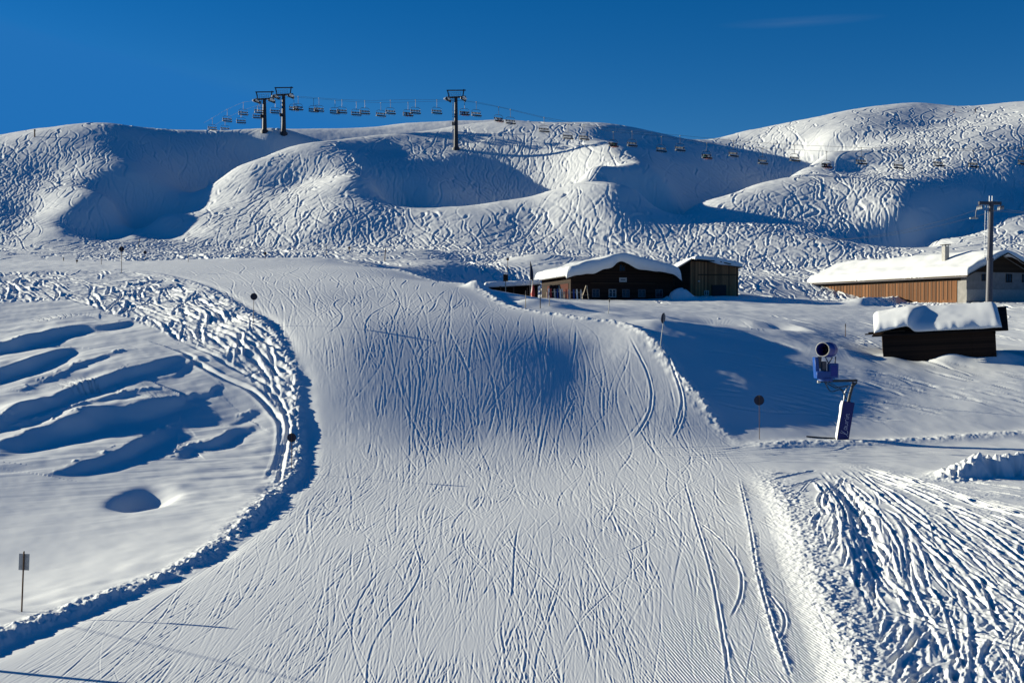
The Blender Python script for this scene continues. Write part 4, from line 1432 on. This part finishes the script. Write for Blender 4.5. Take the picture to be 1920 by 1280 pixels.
# saddle roof: ridge along the hut
mb = MB()
for (ya, yb, za, zb) in ((-.7, HD / 2, HE, HRG), (HD + .7, HD / 2, HE, HRG)):
    vs = [(-.8, ya, za), (HW + 1.0, ya, za), (HW + 1.3, yb, zb), (-.3, yb, zb)]
    vs += [(x, y, z - .12) for x, y, z in vs]
    mb.add(vs, [(0, 1, 2, 3), (7, 6, 5, 4), (0, 4, 5, 1), (1, 5, 6, 2), (2, 6, 7, 3), (3, 7, 4, 0)])
hr = mb.build('roof', M_DARK, HT)
wood_ = MB().add([(HW + .02, -.2, HE - .3), (HW + .02, HD + .2, HE - .3), (HW + .02, HD / 2, HRG - .15), (HW - .2, -.2, HE - .3), (HW - .2, HD + .2, HE - .3), (HW - .2, HD / 2, HRG - .15)], [(0, 1, 2), (5, 4, 3), (0, 3, 4, 1), (1, 4, 5, 2), (2, 5, 3, 0)]).build('gable_end', M_DARK, HT)


def hroof(x, y):
    z = HRG + .05 - (HRG - HE) * math.sqrt((y - HD / 2) ** 2 + .3) / (HD / 2 + .7)
    g = -0.62 / (1 + math.exp(min(50, (x - 2.5 - .42 * (y + .7)) / .13))) * math.exp(-(max(0, y - .6) / 1.5) ** 2)      # part of the slab has slid off beside this hump
    end = max(0, 2.4 - x) * .42 * (1 if y < HD / 2 else .6)
    return z + .2 - g - end * .4


snow_cap('roof_snow', hr, -.7, HW + .5, -.75, HD + .6, hroof, .5, 110, 60, .55, hang=.1, seed=8.8, namp=.10, edge_wave=.25)
MB().bar((-1.5, .3, HE + .12), (1.0, .1, HE + .2), .12, .12).build('loose_plank', M_BEAM, HT)

# ------------------------------------------------------------------ lift pylon at the right
b = G(1854, 568, 100)
s5 = px(b.y)
PY = thing('drag_lift_pylon', "tall single steel lift pylon with a dark crossbar behind the small hut", 'lift pylon', b - Vector((0, 0, .5)), rot=(0, R(1.0), 0))
HP = 190 * s5 + .5
MB().tube([(0, 0, 0), (0, 0, HP * .45), (0, 0, HP * .45 + .02), (0, 0, HP)], [.46, .42, .38, .31], 20).build('column', M_PYL, PY, smooth=True)
MB().tube([(0, 0, HP * .44), (0, 0, HP * .46)], .5, 20).build('flange', M_PYL, PY)
MB().box((-.2, 0, HP - .25), (42 * s5, .45, .42)).build('crossbar', M_PYL, PY, bevel=.03)
mb = MB()
for x in (-.5, -.85):
    mb.tube([(x, -.1, HP * .45), (x, -.1, HP - .3)], .022, 6)
for k in range(22):
    z = HP * .46 + k * HP * .53 / 22
    mb.tube([(-.5, -.1, z), (-.85, -.1, z)], .016, 5)
mb.build('ladder', M_STEEL, PY)
for x in (-.28, .1):
    MB().tube([(x, 0, HP - .1), (x, 0, HP + .75)], .045, 6).build('mast', M_STEEL, PY)
for x in (-1.6, 1.3):
    sh = MB().box((x, 0, HP - .75), (.14, 1.9, .2)).build('sheave_beam', M_PYL, PY, bevel=.02)
    mb = MB()
    for k in range(4):
        mb.tube([(x - .07, -.75 + k * .5, HP - .95), (x + .07, -.75 + k * .5, HP - .95)], .2, 14)
    mb.build('wheels', M_STEEL, sh)
    MB().bar((x, 0, HP - .66), (x, 0, HP - .45), .1, .1).build('hanger', M_PYL, sh)
top = b + Vector((0.25, 0, HP - 1.55))
for k, x in enumerate((-1.6, 1.3)):
    P0 = top + Vector((x, 0, 0))
    e1, e2 = P3(1500 + 8 * k, 447, 238), P3(2120 + 10 * k, 398, 140)
    ptsr = []
    for A_, B_, n_ in ((e1, P0, 14), (P0, e2, 8)):
        for i in range(n_ + 1):
            f = i / n_
            p = A_.lerp(B_, f)
            p.z -= 4 * f * (1 - f) * (1.6 if A_ is e1 else .5)
            ptsr.append(p)
    o = MB().tube(ptsr, .02, 5).build('haul_rope', M_BLACK)
    tag(o, ("left" if k == 0 else "right") + " haul rope running through the crossbar of the single pylon at the right", 'rope', "haul ropes of the pylon at the right")
hb = top + Vector((-1.6, 0, 0)) + (P3(1500, 447, 238) - top).normalized() * .9
t = thing('drag_lift_bar', "light tow bar hanging from the rope left of the single pylon at the right", 'tow bar', hb)
MB().tube([(0, 0, 0), (-.1, 0, -.5), (-.1, 0, -1.15)], .05, 6).build('cord_drum', M_PYL, t)
MB().box((-.35, 0, -1.2), (1.1, .3, .2)).build('bar', M_FRAME, t, bevel=.02)

# ------------------------------------------------------------------ chairlift on the ridge
M_TOW = paint('tower_steel', (0.028, 0.028, 0.036), .55, .2)


def lift_tower(label, u, v, vtop, y0):
    b = G(u, v, y0)
    s = px(b.y)
    t = thing('lift_tower', label, 'lift tower', b - Vector((0, 0, .6)), R(-14), "chairlift towers on the ridge")
    H = (v - vtop) * s + .6
    k = s / px(358.0) * 1.0
    u_ = s                                                    # one photograph pixel in metres
    Hb = H - 16 * u_
    MB().tube([(0, 0, 0), (0, 0, 1.2), (0, 0, 1.25), (0, 0, Hb)], [5.6 * u_, 5.6 * u_, 4.4 * u_, 3.0 * u_], 18).build('column', M_TOW, t, smooth=True)
    cb_ = MB().box((0, 0, Hb + .3), (38 * u_, .7, 3.0 * u_)).build('crossbeam', M_TOW, t, bevel=.05)
    mb = MB()
    mb.bar((-13 * u_, 0, Hb), (-16.5 * u_, 0, H), 1.6 * u_, .3)
    mb.bar((13 * u_, 0, Hb), (15.5 * u_, 0, H), 1.4 * u_, .3)
    mb.bar((-18 * u_, 0, H - .1), (19 * u_, 0, H - .35), .3, 1.9 * u_)
    mb.build('gantry', M_TOW, t)
    mb = MB()
    for a in range(7):
        x = (-11 + a * 3.6) * u_
        mb.bar((x, -.9, Hb + .5), (x, -.9, Hb + 9 * u_), .07, .07)
    mb.bar((-12 * u_, -.9, Hb + 9 * u_), (12 * u_, -.9, Hb + 9 * u_), .07, .07)
    mb.bar((-12 * u_, -.9, Hb + 5 * u_), (12 * u_, -.9, Hb + 5 * u_), .05, .05)
    mb.box((0, -.5, Hb + 2.2 * u_), (24 * u_, 1.0, .08))
    mb.build('work_platform', M_STEEL, t)
    for sx in (-1, 1):
        x = sx * 14.5 * u_
        sh = MB().box((x, 0, Hb - 1.2 * u_), (.5, 4.6, .4)).build('sheave_beam', M_TOW, t, bevel=.04)
        mb = MB().box((x + sx * 1.5 * u_, -.6, Hb - 1.4 * u_), (9 * u_, 2.2, 3.6 * u_), Matrix.Rotation(R(-6), 3, 'Y'))
        mb.build('wheel_cover', M_WHITE, sh, bevel=.12)
        mb = MB()
        for q_ in range(6):
            mb.tube([(x - .12, -2.0 + q_ * .8, Hb - 3.4 * u_), (x + .12, -2.0 + q_ * .8, Hb - 3.4 * u_)], .32, 12)
        mb.build('wheels', M_BLACK, sh)
    mb = MB()
    for x in (-6.2 * u_, -4.9 * u_):
        mb.tube([(x, -.2, 1.5), (x, -.2, Hb)], .05, 6)
    for q_ in range(26):
        z = 1.8 + (Hb - 2) * q_ / 26
        mb.bar((-6.2 * u_, -.2, z), (-4.9 * u_, -.2, z), .05, .05)
    mb.build('ladder', M_STEEL, t)
    MB().box((-5.5 * u_, -.3, Hb * .52), (2.6 * u_, .7, 6 * u_)).build('switch_box', M_TOW, t, bevel=.04)
    MB().tube([(0, 0, -1.5), (0, 0, 1.0)], [8 * u_, 7 * u_], 16).build('footing', M_TOW, t)
    return t, b.y


T1, y1 = lift_tower("nearest chairlift tower standing alone on the central hill", 855, 280, 169, 300)
T2, y2 = lift_tower("right-hand tower of the pair on the left part of the ridge", 532, 251, 164, 300)
T3, y3 = lift_tower("left-hand tower of the pair on the left part of the ridge", 496, 247, 172, 300)
print("towers", y1, y2, y3)


def plan(u, A, B):
    """distance ahead of the point on the straight ground line A-B (u, y) seen at column u"""
    xa, xb = float(ray(A[0], 600)[0]) * A[1], float(ray(B[0], 600)[0]) * B[1]
    tu = float(ray(u, 600)[0])
    dx, dy = xb - xa, B[1] - A[1]
    f = (tu * A[1] - xa) / (dx - tu * dy)
    return A[1] + f * dy


YE = 262.0
RA = [(380, 232), (426, 205), (455, 192), (484, 188), (520, 180), (560, 181), (640, 187), (700, 189), (760, 187), (800, 187), (842, 187), (893, 191), (957, 205), (1020, 220), (1095, 234), (1185, 246), (1275, 254), (1375, 264), (1490, 272), (1615, 277), (1760, 280), (1920, 276), (2010, 272)]
RB = [(385, 246), (422, 223), (452, 208), (508, 190), (545, 182), (600, 186), (660, 191), (720, 193), (790, 191), (830, 190), (868, 189), (935, 201), (1065, 233), (1150, 247), (1240, 256), (1325, 268), (1430, 278), (1550, 284), (1685, 285), (1825, 282), (1930, 278), (2010, 275)]


def rope_y(u, uT, off):
    tower = [(uT[0], y3 + off), (uT[1], y2 + off), (uT[2], y1 + off)]
    if u <= uT[0]:
        return (y3 + off) + (uT[0] - u) * .55
    if u <= uT[1]:
        return plan(u, tower[0], tower[1])
    if u <= uT[2]:
        return plan(u, tower[1], tower[2])
    return plan(u, tower[2], (2010, YE + off))


def rope_pt(u, R_, uT, off):
    v = float(np.interp(u, [a for a, b in R_], [b for a, b in R_]))
    return P3(u, v, rope_y(u, uT, off))


UA, UB = (484, 520, 842), (508, 545, 868)
for R_, U_, off, lab in ((RA, UA, -1.0, "upper left haul rope of the chairlift along the ridge"), (RB, UB, 1.5, "lower right haul rope of the chairlift along the ridge")):
    us = sorted(set(list(np.linspace(382, 2005, 110)) + list(U_)))
    sp_ = np.array([tuple(rope_pt(u, R_, U_, off)) for u in us])
    o = MB().tube([tuple(p) for p in sp_], .03, 5).build('chairlift_rope', M_BLACK)
    tag(o, lab, 'rope', "ropes of the chairlift")


M_BACK = paint('backrest_grey', (0.07, 0.075, 0.09), .5)


def make_chair(loc, label, rz):
    t = thing('lift_chair', label, 'lift chair', loc, rz, "chairs hanging on the chairlift ropes")
    MB().box((0, 0, 0), (.14, .4, .16)).build('grip', M_BLACK, t)
    MB().tube([(0, 0, 0), (.05, .05, -.9), (0, .0, -2.1)], .055, 6).build('hanger', M_PYL, t)
    mb = MB()
    mb.bar((-.9, 0, -2.1), (.9, 0, -2.1), .1, .1)
    for x in (-.9, .9):
        mb.tube([(x, 0, -2.1), (x * 1.55, .05, -2.5), (x * 1.6, .1, -3.3), (x * 1.6, -.5, -3.75)], .05, 6)
    mb.build('frame', M_PYL, t)
    mb = MB()
    for k in range(6):
        mb.box((-1.15 + k * .46, .16, -3.02), (.38, .07, .5), Matrix.Rotation(R(-8), 3, 'X'))
    mb.build('backrest', M_BACK, t)
    MB().box((0, -.12, -3.72), (3.0, .62, .28)).build('seat', M_BLACK, t, bevel=.03)
    mb = MB()
    for x in (-1.0, -.3, .4, 1.1):
        mb.bar((x, -.45, -3.75), (x, -.6, -4.2), .04, .04)
    mb.bar((-1.1, -.6, -4.2), (1.2, -.6, -4.2), .05, .05)
    mb.build('footrest', M_PYL, t)
    return t


ORD = ["first", "second", "third", "fourth", "fifth", "sixth", "seventh", "eighth", "ninth", "tenth", "eleventh", "twelfth"]
chairs = []
secs = [
    ("A", [819, 779, 732, 684, 641, 598, 559], "empty chair {} to the left of the nearest tower, on the upper rope"),
    ("B", [765, 714, 668, 628, 588, 551], "chair {} to the left of the nearest tower, on the lower rope"),
    ("A", [893, 957, 1020, 1095, 1185, 1275, 1375, 1490, 1615, 1760, 1917], "empty chair {} to the right of the nearest tower, on the upper rope"),
    ("B", [871, 935, 1065, 1150, 1240, 1325, 1430, 1550, 1685, 1825], "chair {} to the right of the nearest tower, on the lower rope"),
    ("A", [486, 456, 426, 398], "chair {} beyond the left tower of the pair, on the upper rope"),
    ("B", [516, 483, 452, 422], "chair {} left of the right tower of the pair, on the lower rope"),
]
proto = None
PEOPLE_AT = {("B", 765), ("B", 871), ("B", 935), ("B", 1150), ("B", 1325), ("B", 1550)}
seats = []
for key, us, lab in secs:
    R_, U_, off = (RA, UA, -1.0) if key == "A" else (RB, UB, 1.5)
    for i, u in enumerate(us):
        p = rope_pt(u, R_, U_, off) - Vector((0, 0, .08))
        yaw = R(28) + rng.uniform(-.12, .12)
        l = lab.format(ORD[i])
        if (key, u) in PEOPLE_AT:
            l = l.replace("chair", "occupied chair", 1)
        if proto is None:
            proto = make_chair(p, l, yaw)
            o = proto
        else:
            o = dup(proto, p, l, yaw)
        sc = float(np.interp(p.y, [260, 360, 480], [1.0, 1.08, 1.15]))
        o.scale = (sc, sc, sc)
        if (key, u) in PEOPLE_AT:
            seats.append((u, p, yaw, sc))


# ------------------------------------------------------------------ people
def skin_body(joints, bones, name, mats, zones):
    """one continuous body grown on a skeleton; zones(co) -> material slot"""
    me = bpy.data.meshes.new(name)
    keys = list(joints)
    me.from_pydata([joints[k][0] for k in keys], [(keys.index(a), keys.index(b)) for a, b in bones], [])
    o = bpy.data.objects.new(name, me)
    COL.objects.link(o)
    o.modifiers.new("skin", 'SKIN')
    sv = me.skin_vertices[0].data
    for i, k in enumerate(keys):
        sv[i].radius = joints[k][1] if isinstance(joints[k][1], tuple) else (joints[k][1], joints[k][1])
        sv[i].use_root = (k == 'pelvis')
    sub = o.modifiers.new("sub", 'SUBSURF')
    sub.levels = sub.render_levels = 1
    dg = bpy.context.evaluated_depsgraph_get()
    m2 = bpy.data.meshes.new_from_object(o.evaluated_get(dg))
    bpy.data.objects.remove(o)
    bpy.data.meshes.remove(me)
    m2.materials.clear()
    for m in mats:
        m2.materials.append(m)
    for p in m2.polygons:
        p.use_smooth = True
        p.material_index = zones(p.center)
    return m2


BONES = [('pelvis', 'waist'), ('waist', 'chest'), ('chest', 'neck'), ('neck', 'head'), ('head', 'crown'), ('chest', 'shl'), ('shl', 'ell'), ('ell', 'hal'), ('hal', 'fil'), ('chest', 'shr'), ('shr', 'elr'), ('elr', 'har'), ('har', 'fir'),
         ('pelvis', 'hil'), ('hil', 'knl'), ('knl', 'anl'), ('anl', 'tol'), ('pelvis', 'hir'), ('hir', 'knr'), ('knr', 'anr'), ('anr', 'tor')]
J_SIT = {'pelvis': ((0, 0, .12), (.16, .13)), 'waist': ((0, .02, .30), (.15, .12)), 'chest': ((0, .0, .52), (.18, .13)), 'neck': ((0, -.02, .68), .065), 'head': ((0, -.05, .80), (.09, .10)), 'crown': ((0, -.04, .90), (.08, .09)),
         'shl': ((-.19, 0, .58), .075), 'ell': ((-.25, -.1, .34), .058), 'hal': ((-.16, -.32, .28), .045), 'fil': ((-.12, -.40, .27), .035), 'shr': ((.19, 0, .58), .075), 'elr': ((.25, -.1, .34), .058), 'har': ((.16, -.32, .28), .045), 'fir': ((.12, -.40, .27), .035),
         'hil': ((-.1, -.03, .10), .1), 'knl': ((-.13, -.46, .13), .075), 'anl': ((-.13, -.52, -.32), .065), 'tol': ((-.13, -.68, -.36), .05), 'hir': ((.1, -.03, .10), .1), 'knr': ((.13, -.46, .13), .075), 'anr': ((.13, -.52, -.32), .065), 'tor': ((.13, -.68, -.36), .05)}
J_STD = {'pelvis': ((0, 0, .92), (.16, .12)), 'waist': ((0, 0, 1.08), (.15, .12)), 'chest': ((0, -.03, 1.32), (.18, .13)), 'neck': ((0, -.05, 1.49), .06), 'head': ((0, -.07, 1.61), (.09, .10)), 'crown': ((0, -.06, 1.71), (.08, .09)),
         'shl': ((-.19, -.03, 1.39), .075), 'ell': ((-.28, -.06, 1.14), .056), 'hal': ((-.24, -.28, 1.02), .045), 'fil': ((-.23, -.36, 1.0), .035), 'shr': ((.19, -.03, 1.39), .075), 'elr': ((.28, -.06, 1.14), .056), 'har': ((.24, -.28, 1.02), .045), 'fir': ((.23, -.36, 1.0), .035),
         'hil': ((-.1, 0, .88), .1), 'knl': ((-.13, -.10, .5), .075), 'anl': ((-.13, -.02, .12), .07), 'tol': ((-.13, -.18, .06), .05), 'hir': ((.1, 0, .88), .1), 'knr': ((.13, -.10, .5), .075), 'anr': ((.13, -.02, .12), .07), 'tor': ((.13, -.18, .06), .05)}
M_SKIN = paint("skin_tone", (0.45, 0.27, 0.19), 0.6, var=.05)
CLO = {"red": paint("red_jacket", (.16, .015, .015), .7), "blue": paint("blue_jacket", (.03, .08, .3), .7), "black": paint("black_jacket", (.012, .012, .015), .7), "brown": paint("brown_jacket", (.10, .05, .025), .7), "white": paint("white_jacket", (.6, .6, .6), .7), "green": paint("green_jacket", (.05, .2, .06), .7)}
M_TROU = paint("dark_trousers", (.02, .02, .028), .8)
M_HELM = paint("helmet_shell", (.03, .03, .035), .3)


def zone(z_hip, z_neck, sit):
    def f(c):
        if c.z > z_neck:
            return 1
        if sit:
            return 2 if (c.y < -.2 and c.z < .2) or c.z < .14 else 0
        return 2 if c.z < z_hip else 0
    return f


BODY = {}


def person(loc, rz, pose, col, label, group, helmet_mat=None):
    if (pose, col) not in BODY:
        J = J_SIT if pose == 'sit' else J_STD
        BODY[(pose, col)] = skin_body(J, BONES, 'body', [CLO[col], M_SKIN, M_TROU], zone(.95, .70 if pose == 'sit' else 1.5, pose == 'sit'))
    o = bpy.data.objects.new('person', BODY[(pose, col)])
    COL.objects.link(o)
    o.location = loc
    o.rotation_euler = (0, 0, rz)
    tag(o, label, 'person', group)
    hz = .85 if pose == 'sit' else 1.66
    hy = -.035 if pose == 'sit' else -.055
    vs, fs = [], []
    for i in range(7):
        th = math.pi * .5 * i / 6
        for k in range(14):
            a = 2 * math.pi * k / 14
            vs.append((.125 * math.sin(th + .02) * math.cos(a), hy + .14 * math.sin(th + .02) * math.sin(a), hz + .13 * math.cos(th)))
    for i in range(6):
        for k in range(14):
            k2 = (k + 1) % 14
            fs.append((i * 14 + k, i * 14 + k2, i * 14 + 14 + k2, i * 14 + 14 + k))
    fs.append(tuple(range(13, -1, -1)))
    MB().add(vs, fs).build('helmet', helmet_mat or M_HELM, o, smooth=True)
    MB().box((0, hy - .115, hz - .02), (.17, .03, .07)).build('goggles', M_BLACK, o, bevel=.01)
    for sx in (-1, 1):
        z0, y0 = (-.42, -.6) if pose == 'sit' else (.02, -.05)
        mb = MB()
        mb.bar((sx * .13, y0 + .75, z0), (sx * .13, y0 - .75, z0), .09, .02)
        mb.bar((sx * .13, y0 - .75, z0), (sx * .13, y0 - .93, z0 + .08), .08, .02)
        mb.build('ski', M_REDPOLE if col != "red" else M_BLUE2, o)
    return o


names = {765: "second occupied", 871: "", 935: "", 1150: "", 1325: "", 1550: ""}
where = {765: "on the chair left of the nearest tower", 871: "on the chair just right of the nearest tower", 935: "on the chair before the top of the central hill",
         1150: "on the chair before the right end of the central hill", 1325: "on the chair before the shaded gully", 1550: "on the chair before the right hill's spur"}
cyc = [["black", "red"], ["blue", "black", "brown"], ["white", "black", "blue"], ["black", "brown", "green", "red"], ["green", "black", "white"], ["black", "red", "blue"]]
for (u, p, yaw, sc), cols in zip(seats, cyc):
    n_ = len(cols)
    for i, c_ in enumerate(cols):
        lx = (-1.05 + 2.1 * (i + .5) / n_) * sc
        off = Vector((lx, -.02, -3.68 * sc))
        off.rotate(Matrix.Rotation(yaw, 3, 'Z'))
        person(p + off, yaw, 'sit', c_, f"skier in {c_} jacket seated {where[u]}", "skiers riding the chairlift")
b = G(1789, 211, 330)
person(b, R(200), 'stand', "blue", "skier in blue jacket standing high on the right hill, left one of two", "skiers on the right hill")
b = G(1829, 212, 330)
person(b, R(160), 'stand', "black", "skier in black jacket standing high on the right hill, right one of two", "skiers on the right hill")
